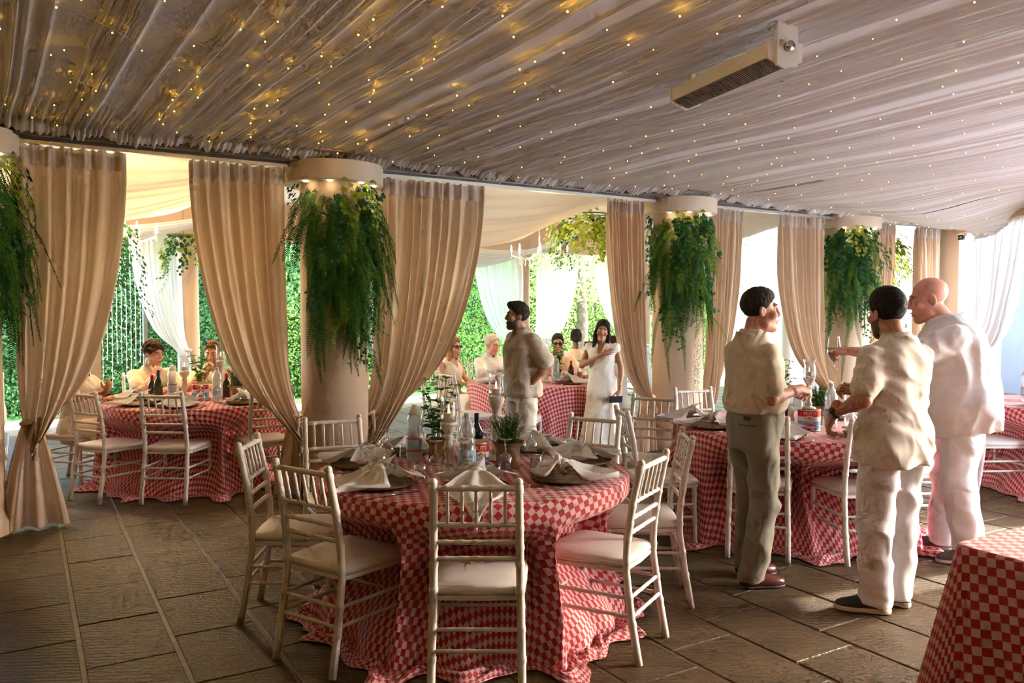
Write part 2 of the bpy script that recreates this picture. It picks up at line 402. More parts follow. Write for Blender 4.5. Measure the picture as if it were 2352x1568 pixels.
# ================================================================== fabrics
M_DRAPE = cloth_mat('sheer_ceiling_voile', (.89, .90, .92), .35, .10, .02)
M_TAN = cloth_mat('tan_curtain_cotton', (.655, .50, .365), .22, 0, .03)
M_BAND = cloth_mat('pale_header_tape', (.70, .61, .54), .3, 0, .03)
M_SHEER = cloth_mat('white_sheer', (.90, .90, .90), .42, .25, .02)
M_SHEER2 = cloth_mat('heavy_white_sheer', (.66, .68, .72), .085, 0, .02)
M_CREAM = cloth_mat('cream_sheer', (.90, .85, .77), .5, .08, .02)

_fr = np.random.default_rng(3); _fp = []
_x = -4.0
while _x < 14.6:
    _x += _fr.choice([.045, .06, .09, .13, .2], p=[.28, .3, .22, .12, .08]); _fp.append((_x, _fr.uniform(.012, .04), _fr.uniform(.009, .02)))
_fp = np.array(_fp)
def drape_z(s, v):
    s = np.asarray(s, float); v = np.asarray(v, float)
    z = 2.95 + .09 * sstep(6.6 - v, 0, 2.2) + .03 * noise1(s, 5, 4, 1.1)
    z = z - .27 * sstep(s, 7.6, 11.2) * np.exp(-((v - 5.75) / .75) ** 2) - .05 * sstep(s, 5, 9) * np.exp(-((v - 5.0) / 1.6) ** 2)
    z = z - .06 * np.exp(-((v - 4.2) / 1.2) ** 2)
    return z
def drape_folds(s, v):
    out = np.zeros_like(s)
    for c, d, wd in _fp:
        m = np.abs(s - c) < .09
        if m.any(): out[m] += d * np.exp(-((s[m] - c) / wd) ** 2)
    return -out
PAN = [(-4, 2.66, 'over the two seated diners at the darker end'), (2.70, 7.35, 'over the foreground table, heater hanging in it'), (7.40, 9.55, 'above the column with the raised beer glass'), (9.6, 13.0, 'sagging lowest toward the security cameras')]
for a, b, nm in PAN:
    n = int((b - a) / .0085); s = np.linspace(a, b, n)
    v = np.concatenate([[6.80, 6.79, 6.77, 6.74, 6.71, 6.68, 6.62, 6.54, 6.42, 6.25], np.linspace(6.0, -3.2, 30)])
    f = drape_folds(s, 0) * (1 - .68 * sstep(s, 4.5, 9)) + .022 * sstep(s, 4, 9) * noise1(s, 31, 3, 7)
    S, V_ = np.meshgrid(s, v, indexing='ij')
    wander = .02 * np.sin(V_ * .8 + S * .5)
    Z = drape_z(S, V_) + np.interp(S + wander * sstep(6.6 - V_, 0, 1), s, f) * (1 - .3 * sstep(V_, 6.2, 6.7))
    gath = sstep(V_, 5.9, 6.7)
    Z = Z + gath * .011 * np.sin(S * 150 + 6 * noise1(S, 2, 4, 9)) * (1 + .5 * noise1(S, 8, 3, 14))
    hem = sstep(V_, 6.69, 6.80)
    Z = Z - hem * (.055 + .03 * noise1(S, 11, 4, 12)) - .02
    X = S; Y = V_ + gath * .008 * np.cos(S * 150)
    P = np.stack([X * UX - Y * UY, X * UY + Y * UX, Z], -1)
    lim = np.interp(P[..., 1], [-20, .8, 9.75, 13.3, 20], [6.44, 6.38, 6.12, 6.95, 8.5]) - .03 + .012 * np.sin(P[..., 1] * 40)
    over = P[..., 0] > lim; P[..., 2] = np.where(over, P[..., 2] - .01 - .04 * np.minimum(1, (P[..., 0] - lim) * 4), P[..., 2]); P[..., 0] = np.minimum(P[..., 0], lim)
    o = obj('ceiling_drape', gridmesh('ceiling_drape', P, M_DRAPE)); tag(o, 'gathered white voile ceiling drape ' + nm, 'drape', 'ceiling drapes')

# fairy lights threaded along the drape folds
M_BULB = emit_mat('fairy_bulb', (1, .55, .05), 14); M_BULBW = emit_mat('fairy_bulb_warm', (1, .47, .006), 170)
M_WIRE = mat('clear_wire', (.75, .7, .6), .4, var=.1, vscale=40)
strings = np.arange(-2.6, 12.9, .52)
for i, s0 in enumerate(strings):
    nb = 34 if s0 < 3 else 22 if s0 < 7 else 15
    bm = MB(); wr = []
    for k in range(nb):
        vv = 6.45 - (k + RNG.uniform(-.35, .35)) * (.20 if s0 < 3 else .30 if s0 < 7 else .42); ss = s0 + RNG.uniform(-.2, .2)
        z = float(drape_z(ss, vv)) - .075 - RNG.uniform(0, .012)
        p = W(ss, vv, z)
        if p.x > np.interp(p.y, [-20, .8, 9.75, 13.3], [6.3, 6.25, 6.0, 6.8]): continue
        r = RNG.uniform(.0026, .0046); bm.ball(p, r, 6, 4); wr.append(W(ss, vv, z + .02))
    if len(wr) < 2: continue
    t = thing('fairy_light_string', 'warm fairy light string running through the voile ceiling', 'string lights', wr[0], 0, 'fairy lights in the ceiling drapes')
    for q in range(len(bm.v)): bm.v[q] = tuple(Vector(bm.v[q]) - wr[0])
    bo = bm.build('bulbs', M_BULB if s0 > 3 else M_BULBW, t); bo['kind'] = 'stuff'
    b = MB(); b.tube([p - wr[0] for p in wr], .0005, 3); b.build('wire', M_WIRE, t)

def curtain(name, label, cat, s0, s1, tie, tiez, m, org=None, rot=None, pleats=None, head=True, ztop=2.78, zbot=.015, amp=.052, group=None, seed=0, below=.34, pw=2.0, hold=None, tw=.1):
    """s0 = edge that stays by the column, s1 = edge swept back toward it; tie = where it is tied (same axis)"""
    if org is None: org = W((s0 + s1) / 2, 7.0); rot = ROOM; base = (s0 + s1) / 2
    else: base = 0
    t = thing(name, label, cat, (org[0], org[1], 0), rot, group)
    r = np.random.default_rng(seed); width = abs(s1 - s0); pl = pleats or max(5, int(width * 9)); sg = 1 if s1 > s0 else -1
    nw = pl * 14; w_ = np.linspace(0, 1, nw)
    # irregular pleat phase
    ph = pl * TAU * (w_ + .055 * noise1(w_ * 6, seed, 4, 2)); am = .65 + .5 * r.random(pl + 1); am = np.interp(w_, np.linspace(0, 1, pl + 1), am)
    zt = np.linspace(ztop, tiez, 46) if tie is not None else np.linspace(ztop, zbot, 60)
    rows = []
    for z in zt:
        if tie is not None:
            q = (ztop - z) / (ztop - tiez)
            fr = .60 * q ** pw + .40 * q ** 11
            i_ = s1 + (tie + sg * tw * .5 - s1) * fr; o_ = s0 + (tie - sg * tw * .5 - s0) * (.15 * q + .85 * q ** 9)
            droop = .26 * q ** 12 * np.sin(PI * np.clip(w_ * 1.02, 0, 1)) ** .8 * min(1, width)
            bulge = -.17 * q ** 6 * np.sin(PI * w_)
        else:
            q = (ztop - z) / (ztop - zbot); i_ = s1; o_ = s0; droop = 0; bulge = 0
        x = o_ + (i_ - o_) * w_; 
        a = amp * am * (1 if tie is None else (1 - .35 * q ** 4)) * (.55 + .45 * sstep(q, 0, .12))
        y = a * np.sin(ph + .5 * q * noise1(w_ * 5, seed + 3, 3, 2)) + bulge + .012 * noise1(w_ * 9 + q * 3, seed + 1, 3, 2)
        zz = z - droop + 0 * x
        if tie is not None and q > .75: zz = zz - (q - .75) * .12 * np.sin(w_ * 17 + seed) * np.sin(PI * w_)
        rows.append(np.stack([x - base, y, zz], -1))
    P = np.array(rows).transpose(1, 0, 2)
    obj('panel', gridmesh('panel', P, m), t)
    if tie is not None:
        rows = []
        for z in np.linspace(tiez + .03, zbot, 22):
            q = (tiez + .03 - z) / (tiez - zbot); hw = (tw * .45 + (below - tw * .45) * .5 * q ** .8); c = tie + (hold if hold else 0) * q
            x = c + (w_ * 2 - 1) * hw
            y = (.05 + .02 * q) * am * np.sin(ph * .5) * (1 - .1 * q) - .03 * np.sin(PI * w_)
            rows.append(np.stack([x - base, y, z + 0 * x], -1))
        obj('gathered_tail', gridmesh('gathered_tail', np.array(rows).transpose(1, 0, 2), m), t)
        # tie band
        b = MB(); pts = []
        for k in range(25): a = TAU * k / 24; pts.append((tie - base + (tw * .62) * math.cos(a), .085 * math.sin(a) - .02, tiez + .02 + .02 * math.cos(a) * sg))
        b.tube(pts, .017, 6, False); b.build('tieback', m, t)
        b = MB(); b.tube([(tie - base + .02 * sg, -.11, tiez + .02), (tie - base + .03 * sg, -.13, tiez - .1), (tie - base + .01 * sg, -.125, tiez - .26)], [.02, .014, .024], 6); b.build('tie_end', m, t)
    if head:
        rows = []
        for z in np.linspace(ztop + .03, ztop - .115, 9):
            q = (ztop + .03 - z) / .145
            x = s0 + (s1 - s0) * w_; a = amp * am * .55
            y = -.012 + a * np.sin(ph) + .012 * np.sin(ph * 2.6 + seed) * (1 - .5 * q) 
            rows.append(np.stack([x - base, y, z + .008 * np.sin(ph * 1.7)], -1))
        obj('header_band', gridmesh('header_band', np.array(rows).transpose(1, 0, 2), M_BAND), t)
    return t
G = 'tan curtains of the inner colonnade'
curtain('curtain', 'tan curtain at the picture edge, swept back in front of the crocheted sleeve', 'curtain', .24, 1.0, .33, .78, M_TAN, group=G, seed=1, below=.42)
curtain('curtain', 'tan curtain beside the big fern column, half covering the man with sunglasses on his head', 'curtain', 2.24, 1.46, 2.32, .66, M_TAN, group=G, seed=2, below=.36)
curtain('curtain', 'wide tan curtain between the big fern column and the blonde woman', 'curtain', 3.08, 4.22, 2.96, .66, M_TAN, group=G, seed=3, below=.3)
curtain('curtain', 'tan curtain next to the dark-haired woman in the white dress', 'curtain', 6.33, 5.77, 6.36, .62, M_TAN, group=G, seed=4, below=.3, pleats=9)
curtain('curtain', 'narrow tan curtain just behind the man in khaki trousers', 'curtain', 7.36, 7.89, 7.28, .66, M_TAN, group=G, seed=5, below=.25, pleats=8)
curtain('curtain', 'tan curtain between the man in khaki trousers and the raised beer glass', 'curtain', 9.5, 8.57, 9.55, .62, M_TAN, group=G, seed=6, below=.3, pleats=10, pw=2.6)
curtain('curtain', 'slim tan curtain peeking out beside the far fern garland', 'curtain', 10.62, 11.06, 10.55, .7, M_TAN, group=G, seed=7, below=.25, pleats=6)
curtain('curtain', 'tan curtain hanging straight above the bald head', 'curtain', 11.6, 12.22, None, 0, M_TAN, group=G, seed=8, pleats=9)

def swag(label, s0, s1, v0, v1, zt0, zt1, sag, m, seed=0, fold=.035, skew=0):
    t = np.linspace(0, 1, 60); w_ = np.linspace(0, 1, 90)
    T, Wd = np.meshgrid(t, w_, indexing='ij')
    gat = .35 + .65 * np.sin(PI * T) ** .7
    Sx = s0 + (s1 - s0) * T; Vv = (v0 + v1) / 2 + (Wd - .5) * (v1 - v0) * gat + skew * (T - .5)
    Z = zt0 + (zt1 - zt0) * T - sag * (np.sin(PI * T) ** 1.1) * (.75 + .25 * Wd) 
    Z = Z + fold * np.sin(Wd * 34 + 3 * noise1(Wd * 7, seed, 3, 2) + T * 2.2) * (.5 + .5 * np.sin(PI * T)) * .6 + .015 * np.sin(Wd * 90 + T * 5)
    P = np.stack([Sx * UX - Vv * UY, Sx * UY + Vv * UX, Z], -1)
    return tag(obj('swag_drape', gridmesh('swag_drape', P, m)), label, 'drape', 'swags under the veranda roof')
def bay_swag(label, s0, s1, v0, v1, zn, zf, sag, m, seed=0):
    """sheet pinned along the rail, its far edge sagging between two ceiling points"""
    t = np.linspace(0, 1, 80); w_ = np.linspace(0, 1, 60); T, Wd = np.meshgrid(t, w_, indexing='ij')
    Sx = s0 + (s1 - s0) * T; Vv = v0 + (v1 - v0) * Wd - .25 * np.sin(PI * T) * Wd
    far = zf - sag * np.sin(PI * T) ** 1.15
    Z = zn + (far - zn) * Wd ** .75 - .05 * np.sin(PI * Wd) * np.sin(PI * T)
    Z = Z + .028 * np.sin(Wd * 15 + 7 * (T - .5) ** 2 * 4 + 2 * noise1(Wd * 5 + T * 2, seed, 3, 2)) * np.sin(PI * T) ** .5 * Wd ** .5 + .006 * np.sin(Wd * 55 + T * 14)
    P = np.stack([Sx * UX - Vv * UY, Sx * UY + Vv * UX, Z], -1)
    return tag(obj('swag_drape', gridmesh('swag_drape', P, m)), label, 'drape', 'swags under the veranda roof')
bay_swag('warm cream swag lit from behind over the bay of the two seated diners', -1.6, 2.62, 7.44, 8.7, 2.93, 2.98, .66, M_CREAM, 1)
bay_swag('broad cream swag over the middle bay, rising to the ivy', 2.75, 6.75, 7.44, 8.7, 2.93, 3.0, .70, M_CREAM, 2)
bay_swag('cream swag over the bay behind the man in khaki trousers', 6.95, 10.4, 7.44, 8.9, 2.93, 3.0, .50, M_CREAM, 3)
bay_swag('cream swag at the far end, above the ivy by the bald head', 10.5, 13.1, 7.44, 8.6, 2.93, 2.98, .42, M_CREAM, 9)
swag('lower white swag deeper in the middle bay', 4.3, 8.7, 10.4, 11.6, 2.95, 2.95, .66, M_SHEER, 4)
swag('lower white swag with a limp edge over the left garden opening', -.6, 2.9, 10.5, 11.5, 2.85, 2.85, .40, M_SHEER, 5)
swag('white swag deep in the bright far bay', 9.0, 13.2, 10.4, 11.6, 2.95, 2.95, .55, M_SHEER, 6)
# white sheers along the veranda edge
def sheer(label, s0, s1, tie, tiez=.85, seed=0, v=11.85, pleats=9):
    b = (s0 + s1) / 2; o = W(b, v)
    return curtain('sheer_curtain', label, 'curtain', s0 - b, s1 - b, None if tie is None else tie - b, tiez, M_SHEER, org=o, rot=ROOM, pleats=pleats, head=False, ztop=2.6, seed=seed, group='white veranda sheers', below=.3, amp=.03)
sheer('white sheer tied to the slender column by the curly-haired man', 2.36, 1.72, 2.40, 1.05, 21)
sheer('white sheer tied back behind the blonde woman', 7.92, 6.95, 7.95, .9, 22)
sheer('white sheer between the standing man in linen and the green hedge', 8.2, 9.12, 8.16, .9, 23)
sheer('white sheer behind the dark-haired woman', 10.7, 9.45, 10.75, .9, 24)
sheer('white sheer out past the column of the middle bay', 11.1, 12.1, 11.05, .9, 25)
sheer('white sheer tied behind the big fern column', 5.25, 4.4, 5.3, .9, 26)
# sheers closing the far end of the veranda
for i, (a, b) in enumerate(((7.7, 9.2), (9.2, 10.7), (10.7, 12.2))):
    o = W(13.3, (a + b) / 2)
    curtain('sheer_curtain', ['glowing white sheer closing the veranda end nearest the corner', 'glowing white sheer in the middle of the veranda end', 'glowing white sheer at the garden side of the veranda end'][i], 'curtain', -(b - a) / 2, (b - a) / 2, None, 1.0, M_SHEER2, org=o, rot=ROOM + PI / 2, pleats=14, head=False, ztop=2.9, seed=30 + i, group='white veranda sheers')
# big sheers along the open side by the cameras
def wsheer(label, A, B, tie, tiez, seed, pleats):
    A = Vector((*A, 0)); B = Vector((*B, 0)); d = B - A; L = d.length; mid = (A + B) / 2
    return curtain('sheer_curtain', label, 'curtain', -L / 2, L / 2, None if tie is None else -L / 2 + tie, tiez, M_SHEER2, org=mid, rot=math.atan2(d.y, d.x), pleats=pleats, head=False, ztop=2.72, seed=seed, group='white sheers of the open side', amp=.05, below=.4, pw=1.5)
wsheer('sunlit white sheer swept back behind the bald man', (6.70, 11.95), (6.05, 9.7), .3, .95, 41, 20)
wsheer('unseen white sheer added past the frame edge to screen the sun', (6.1, 9.7), (6.2, 7.5), None, 0, 42, 18)  # this and the next three are added out of view to shape the sun patches
wsheer('unseen white sheer added beside the open gap to narrow the sun', (6.2, 7.0), (6.2, 6.42), None, 0, 43, 6)
wsheer('second unseen white sheer added to narrow the sun', (6.2, 6.22), (6.22, 5.2), None, 0, 45, 10)
wsheer('unseen white sheer added far out of frame to dim the near opening', (6.2, 3.6), (6.25, 1.0), None, 0, 44, 20)
# ================================================================== furniture
M_CHAIR = mat('white_resin', (.72, .685, .63), .42, var=.03, vscale=14)
M_CUSH = mat('ivory_leatherette', (.76, .71, .66), .5, var=.02, vscale=10, bump=.05, bscale=120)
PROTO = {}
def place(kind, builder, loc, rotz=0, label=None, cat=None, group=None, scale=None):
    if kind not in PROTO:
        r = builder(); r.location = loc; r.rotation_euler.z = rotz
        if scale: r.scale = (scale,) * 3
        tag(r, label, cat, group); PROTO[kind] = snapshot(r); return r
    r = clone(None, loc, rotz, label, group, PROTO[kind], scale)
    if 'group' in r.keys() and not group: del r['group']
    if not scale: r.scale = (1, 1, 1)
    r['category'] = cat; return r

def bamboo(b, pts, r, rings, n=10, taper=1.0, flat=1):
    """rod with bamboo rings at the given fractions of its length"""
    pts = [Vector(p) for p in pts]; seg = [(pts[i + 1] - pts[i]).length for i in range(len(pts) - 1)]; L = sum(seg)
    ts = set(np.linspace(0, 1, max(2, len(pts) * 2)))
    ring = []
    for q in rings:
        e = .007 / L; ts |= {q - 2 * e, q - e, q, q + e, q + 2 * e}
    ts = sorted(t for t in ts if 0 <= t <= 1)
    P = []; R = []
    for t in ts:
        d = t * L; k = 0
        while k < len(seg) - 1 and d > seg[k]: d -= seg[k]; k += 1
        P.append(pts[k].lerp(pts[k + 1], min(1, d / seg[k]))); rr = r * (1 + (taper - 1) * t)
        for q in rings:
            if abs(t - q) * L < .0085: rr *= 1.16
        R.append(rr)
    b.tube(P, R, n, flat=flat); return b

def build_chair():
    t = thing('chiavari_chair', '', 'chair')
    for x in (-.18, .18):
        b = MB(); post = [(x * 1.04, -.262, 0), (x * 1.03, -.225, .2), (x, -.195, .42), (x * .99, -.198, .55), (x * .98, -.225, .74), (x * .96, -.262, .915)]
        bamboo(b, post, .0185, (.2, .33, .5, .62, .70, .79, .97), 10, .92); b.ball((x * .96, -.263, .922), .018, 10, 6); b.build('back_post', M_CHAIR, t)
    lm = None
    for x in (-.2, .2):
        b = MB(); bamboo(b, [(x * 1.01, .2, 0), (x, .19, .43)], .0145, (.45, .68, .88), 10, 1.12); b.build('leg', M_CHAIR, t)
    b = capped()
    def outline(k, z, g):
        pts = [(-.185, -.19), (0, -.2), (.185, -.19), (.2, -.1), (.215, .1), (.212, .19), (.19, .222), (0, .235), (-.19, .222), (-.212, .19), (-.215, .1), (-.2, -.1)]
        return [(x * k, y * k, z) for x, y in pts]
    V = []; F = []
    for k, z in ((.97, .412), (1.0, .415), (1.0, .432), (.97, .436)): V += outline(k, z, 0)
    for i in range(3):
        for k in range(12): F.append((i * 12 + k, i * 12 + (k + 1) % 12, (i + 1) * 12 + (k + 1) % 12, (i + 1) * 12 + k))
    F += [tuple(range(11, -1, -1)), tuple(range(36, 48))]
    b.add(V, F); b.build('seat_frame', M_CHAIR, t, sharp=50)
    b = MB(); V = []; F = []
    lev = ((.98, .436), (1.01, .443), (1.01, .455), (.985, .467), (.9, .476), (.6, .482), (.25, .484))
    for k, z in lev: V += outline(k, z, 0)
    for i in range(len(lev) - 1):
        for k in range(12): F.append((i * 12 + k, i * 12 + (k + 1) % 12, (i + 1) * 12 + (k + 1) % 12, (i + 1) * 12 + k))
    F += [tuple(range(len(lev) * 12 - 12, len(lev) * 12))]
    b.add(V, F); b.build('cushion', M_CUSH, t)
    def by(z): return float(np.interp(z, [.42, .55, .74, .915], [-.195, -.198, -.225, -.262]))
    for z, r in ((.895, .0125), (.738, .0105), (.663, .0105), (.592, .0105)):
        b = MB(); y = by(z); bamboo(b, [(-.178, y, z), (.178, y, z)], r, (.15, .32, .5, .68, .85), 8); b.build('rail', M_CHAIR, t)
    for x in (-.117, -.058, 0, .058, .117):
        b = MB(); bamboo(b, [(x, by(.738), .738), (x, by(.895), .895)], .0072, (.3, .7), 7); b.build('spindle', M_CHAIR, t)
    for z in (.30, .215):
        for s in (-1, 1):
            b = MB(); yb = -.195 - (.42 - z) * .16; bamboo(b, [(s * .186, yb, z), (s * .2, .195, z)], .0092, (.2, .4, .6, .8), 8); b.build('stretcher', M_CHAIR, t)
    b = MB(); bamboo(b, [(-.186, -.215, .3), (.186, -.215, .3)], .0092, (.2, .4, .6, .8), 8); b.build('stretcher', M_CHAIR, t)
    b = MB(); bamboo(b, [(-.186, -.228, .215), (.186, -.228, .215)], .0092, (.2, .4, .6, .8), 8); b.build('stretcher', M_CHAIR, t)
    b = MB(); bamboo(b, [(-.2, .195, .255), (.2, .195, .255)], .0092, (.2, .4, .6, .8), 8); b.build('stretcher', M_CHAIR, t)
    return t
CHAIRS = []
def chair(x, y, fx, fy, where, z=0):
    CHAIRS.append((x, y, fx, fy))
    return place('chair', build_chair, (x, y, z), math.atan2(fy, fx) - PI / 2, 'white chiavari chair with ivory cushion ' + where, 'chair', 'white chiavari chairs')
# around the foreground table
chair(-.145, 3.57, .0, 1, 'nearest the camera, back turned, at the foreground table')
chair(-.79, 3.88, .57, .82, 'at the near corner of the foreground table')
chair(-1.14, 4.38, 1, .03, 'side-on at the darker side of the foreground table')
chair(-1.04, 5.03, .42, -.9, 'in front of the big fern column')
chair(.40, 5.14, -.53, -.85, 'across the foreground table, in front of the white dress')
chair(.44, 3.99, -.87, .49, 'angled at the bright side of the foreground table')
chair(.72, 4.62, -1, .05, 'partly behind the angled chair at the foreground table')
# round the table of the standing men
chair(1.02, 5.72, .97, .1, 'side-on between the foreground table and the standing men')
chair(1.02, 6.36, -.45, -.87, 'standing alone beside the tied tail of the tan curtain')
chair(1.66, 5.52, .3, .95, 'behind the khaki trousers')
chair(2.27, 5.42, -.1, 1, 'half hidden by the man in the cream polo shirt')
chair(3.02, 6.05, -1, .03, 'showing between the two pairs of white trousers')
chair(1.66, 6.96, .3, -.95, 'past the table, beside the khaki man\'s elbow')
chair(2.62, 6.95, -.35, -.94, 'past the table, behind the plastic water bottle')
chair(4.25, 7.3, 1, .1, 'at the far bright table beyond the bald man')
# round the table of the seated diners
chair(-3.46, 7.10, .46, .89, 'at the curly man\'s table, beside the tan curtain')
chair(-2.86, 7.02, .06, 1, 'at the curly man\'s table, turned squarely to the camera')
chair(-4.08, 7.72, .98, -.2, 'under the woman in the crocheted top')
chair(-2.22, 7.36, -.55, .83, 'at the curly man\'s table, beside the tied curtain')
chair(-3.86, 8.72, .6, -.8, 'under the curly-haired man')
chair(-3.25, 9.05, .2, -.98, 'under the man with sunglasses on his head')
chair(-2.2, 8.75, -.6, -.8, 'hidden behind the tan curtain at the diners\' table')
# round the table in the middle bay
chair(-.50, 9.06, .82, .57, 'in front of the seated blonde woman')
chair(.08, 8.78, .15, .98, 'behind the legs of the man in linen')
chair(-.80, 9.95, .85, -.5, 'under the blonde woman')
chair(-.3, 10.72, .5, -.87, 'under the white-haired man')
chair(.60, 10.9, -.15, -.99, 'under the man in dark sunglasses')
chair(1.2, 9.85, -.95, -.25, 'under the person raising a camera')
chair(.93, 12.0, .1, 1, 'under the person with the bun')
chair(-1.62, 8.95, -.3, -.95, 'behind the wide tan curtain, slats just showing')
chair(-5.7, 8.65, -.2, -1, 'at the sliver of a table past the fern edge')

# ------------------------------------------------------------------ round tables and cloths
def check_mat():
    m = bpy.data.materials.new('red_check_cloth'); m.use_nodes = True
    n = m.node_tree.nodes; l = m.node_tree.links; b = n['Principled BSDF']
    uv = n.new('ShaderNodeUVMap'); uv.uv_map = 'UVMap'
    ck = n.new('ShaderNodeTexChecker'); ck.inputs['Scale'].default_value = 1
    ck.inputs[1].default_value = (.43, .012, .03, 1); ck.inputs[2].default_value = (.70, .42, .40, 1)
    l.new(uv.outputs[0], ck.inputs['Vector'])
    nz = n.new('ShaderNodeTexNoise'); nz.inputs['Scale'].default_value = 260; tc = n.new('ShaderNodeTexCoord'); l.new(tc.outputs['Object'], nz.inputs['Vector'])
    bp = n.new('ShaderNodeBump'); bp.inputs['Strength'].default_value = .12; bp.inputs['Distance'].default_value = .002; l.new(nz.outputs['Fac'], bp.inputs['Height'])
    l.new(bp.outputs[0], b.inputs['Normal'])
    l.new(ck.outputs[0], b.inputs['Base Color']); b.inputs['Roughness'].default_value = .75; b.inputs['Sheen Weight'].default_value = .15
    return m
M_CHECK = check_mat(); CK = 1 / .031
TZ = .76
def cloth(cx, cy, R, label, seed, fine=1.0, yaw=0.0):
    nt = int(300 * fine); th = np.linspace(0, TAU, nt, endpoint=False)
    r = np.random.default_rng(seed)
    nf = 17; fold = np.zeros(nt)
    for k in range(nf):
        c = TAU * (k + r.uniform(-.3, .3)) / nf; wd = r.uniform(.07, .14); d = (th - c + PI) % TAU - PI; fold += r.uniform(.5, 1.15) * np.exp(-(d / wd) ** 2)
    fold2 = noise1(th * 1.0, seed + 4, 5, 9)
    fold2 = fold2 * 1.0
    loc = []; arc = []
    prof = [(0.02, 0), (.2, 0), (.5, 0), (R - .12, 0), (R - .03, 0), (R - .008, -.003), (R + .004, -.012)] + [(R + .008, -z) for z in np.linspace(.03, TZ - .01, int(26 * fine) + 4)]
    nfloor = 9
    P = []; UVc = []
    acc = 0; prev = None
    for rr, dz in prof:
        if prev is not None: acc += math.hypot(rr - prev[0], dz - prev[1])
        prev = (rr, dz); q = min(1, max(0, -dz / TZ))
        flare = .012 + .10 * q
        rad = rr + q ** .8 * (.085 * fold - .02) * (.35 + .65 * q) + q * .018 * fold2 + (.02 * q)
        P.append(np.stack([cx + rad * np.cos(th), cy + rad * np.sin(th), np.full(nt, TZ + dz)], -1))
        UVc.append(np.full(nt, acc))
    # pooled hem on the floor
    last = rad.copy()
    for k in range(1, nfloor + 1):
        q = k / nfloor; out = .15 * q * (.6 + .6 * (r.random() * .2 + np.clip(fold, 0, 1.2)))
        lump = np.abs(.022 * np.sin(th * 23 + q * 5 + 3 * noise1(th, seed + 2, 3, 5)) + .018 * np.sin(q * 7 + th * 11)) * np.sin(PI * min(1, q * 1.05)) + .006
        rad = last + out * (1 + .25 * np.sin(th * 13 + seed)); acc += .028
        P.append(np.stack([cx + rad * np.cos(th), cy + rad * np.sin(th), .004 + lump], -1)); UVc.append(np.full(nt, acc))
    P = np.array(P); UVc = np.array(UVc)
    uv = np.stack([UVc * np.cos(th + yaw) * CK, UVc * np.sin(th + yaw) * CK], -1)
    # chairs pushed under the table press the cloth inwards
    for (x, y, fx, fy) in CHAIRS:
        if math.hypot(x - cx, y - cy) > R + .6: continue
        L = math.hypot(fx, fy); fx, fy = fx / L, fy / L
        dx = P[..., 0] - x; dy = P[..., 1] - y; ly = dx * fx + dy * fy; lx = dx * fy - dy * fx
        zz = P[..., 2]
        need = .262 - ly                      # distance to bring the cloth past the seat front
        wgt = (1 - sstep(np.abs(lx), .235, .40)) * (1 - sstep(zz, .495, .68)) * (.30 + .70 * sstep(zz, .02, .40))
        mv = np.clip(need, 0, None) * wgt * (ly > -.5)
        P[..., 0] += fx * mv; P[..., 1] += fy * mv
    me = gridmesh('tablecloth', P.transpose(1, 0, 2), M_CHECK, True, uv.transpose(1, 0, 2), closeu=True)
    o = obj('tablecloth', me); return tag(o, label, 'tablecloth', 'red checked tablecloths')
M_WOOD = mat('table_wood', (.35, .25, .16), .6, var=.2, vscale=6)
def rtable(cx, cy, R, label):
    t = thing('round_table', label, 'table', (cx, cy, 0), 0, 'round banquet tables')
    b = capped(); b.lathe([(R - .02, .725), (R - .01, .73), (R - .01, .752), (R - .02, .757)], 48); b.build('tabletop', M_WOOD, t)
    b = capped(); b.lathe([(.26, 0), (.26, .03), (.05, .06), (.045, .70), (.15, .725)], 20); b.build('pedestal', M_WOOD, t)
    return t
TAB = {'front': (-.215, 4.42), 'diners': (-2.98, 7.8), 'middle': (.30, 9.84), 'men': (2.08, 6.1), 'far': (5.15, 7.45), 'edge': (-6.15, 7.95)}
TR = .83
cloth(*TAB['front'], TR, 'red and pink checked cloth of the big foreground round table', 1, 1.5, .6)
cloth(*TAB['diners'], TR, 'red checked cloth of the table where the curly-haired man sits', 2, 1, .5)
cloth(*TAB['middle'], TR, 'red checked cloth of the table behind the man in linen', 3, .9, .3)
cloth(*TAB['men'], TR, 'red checked cloth of the table where three men stand', 4, 1.2, .35)
cloth(*TAB['far'], TR, 'red checked cloth of the bright far table beyond the bald man', 5, .9, .8)
cloth(*TAB['edge'], TR, 'sliver of red checked cloth past the fern at the frame edge', 6, .6, .2)
for k, lb in (('front', 'round table under the big foreground checked cloth'), ('diners', 'round table the curly-haired man leans on'), ('middle', 'round table behind the man in linen'), ('men', 'round table the three men stand round'), ('far', 'round table beyond the bald man'), ('edge', 'round table at the frame edge past the fern')):
    rtable(*TAB[k], TR, lb)
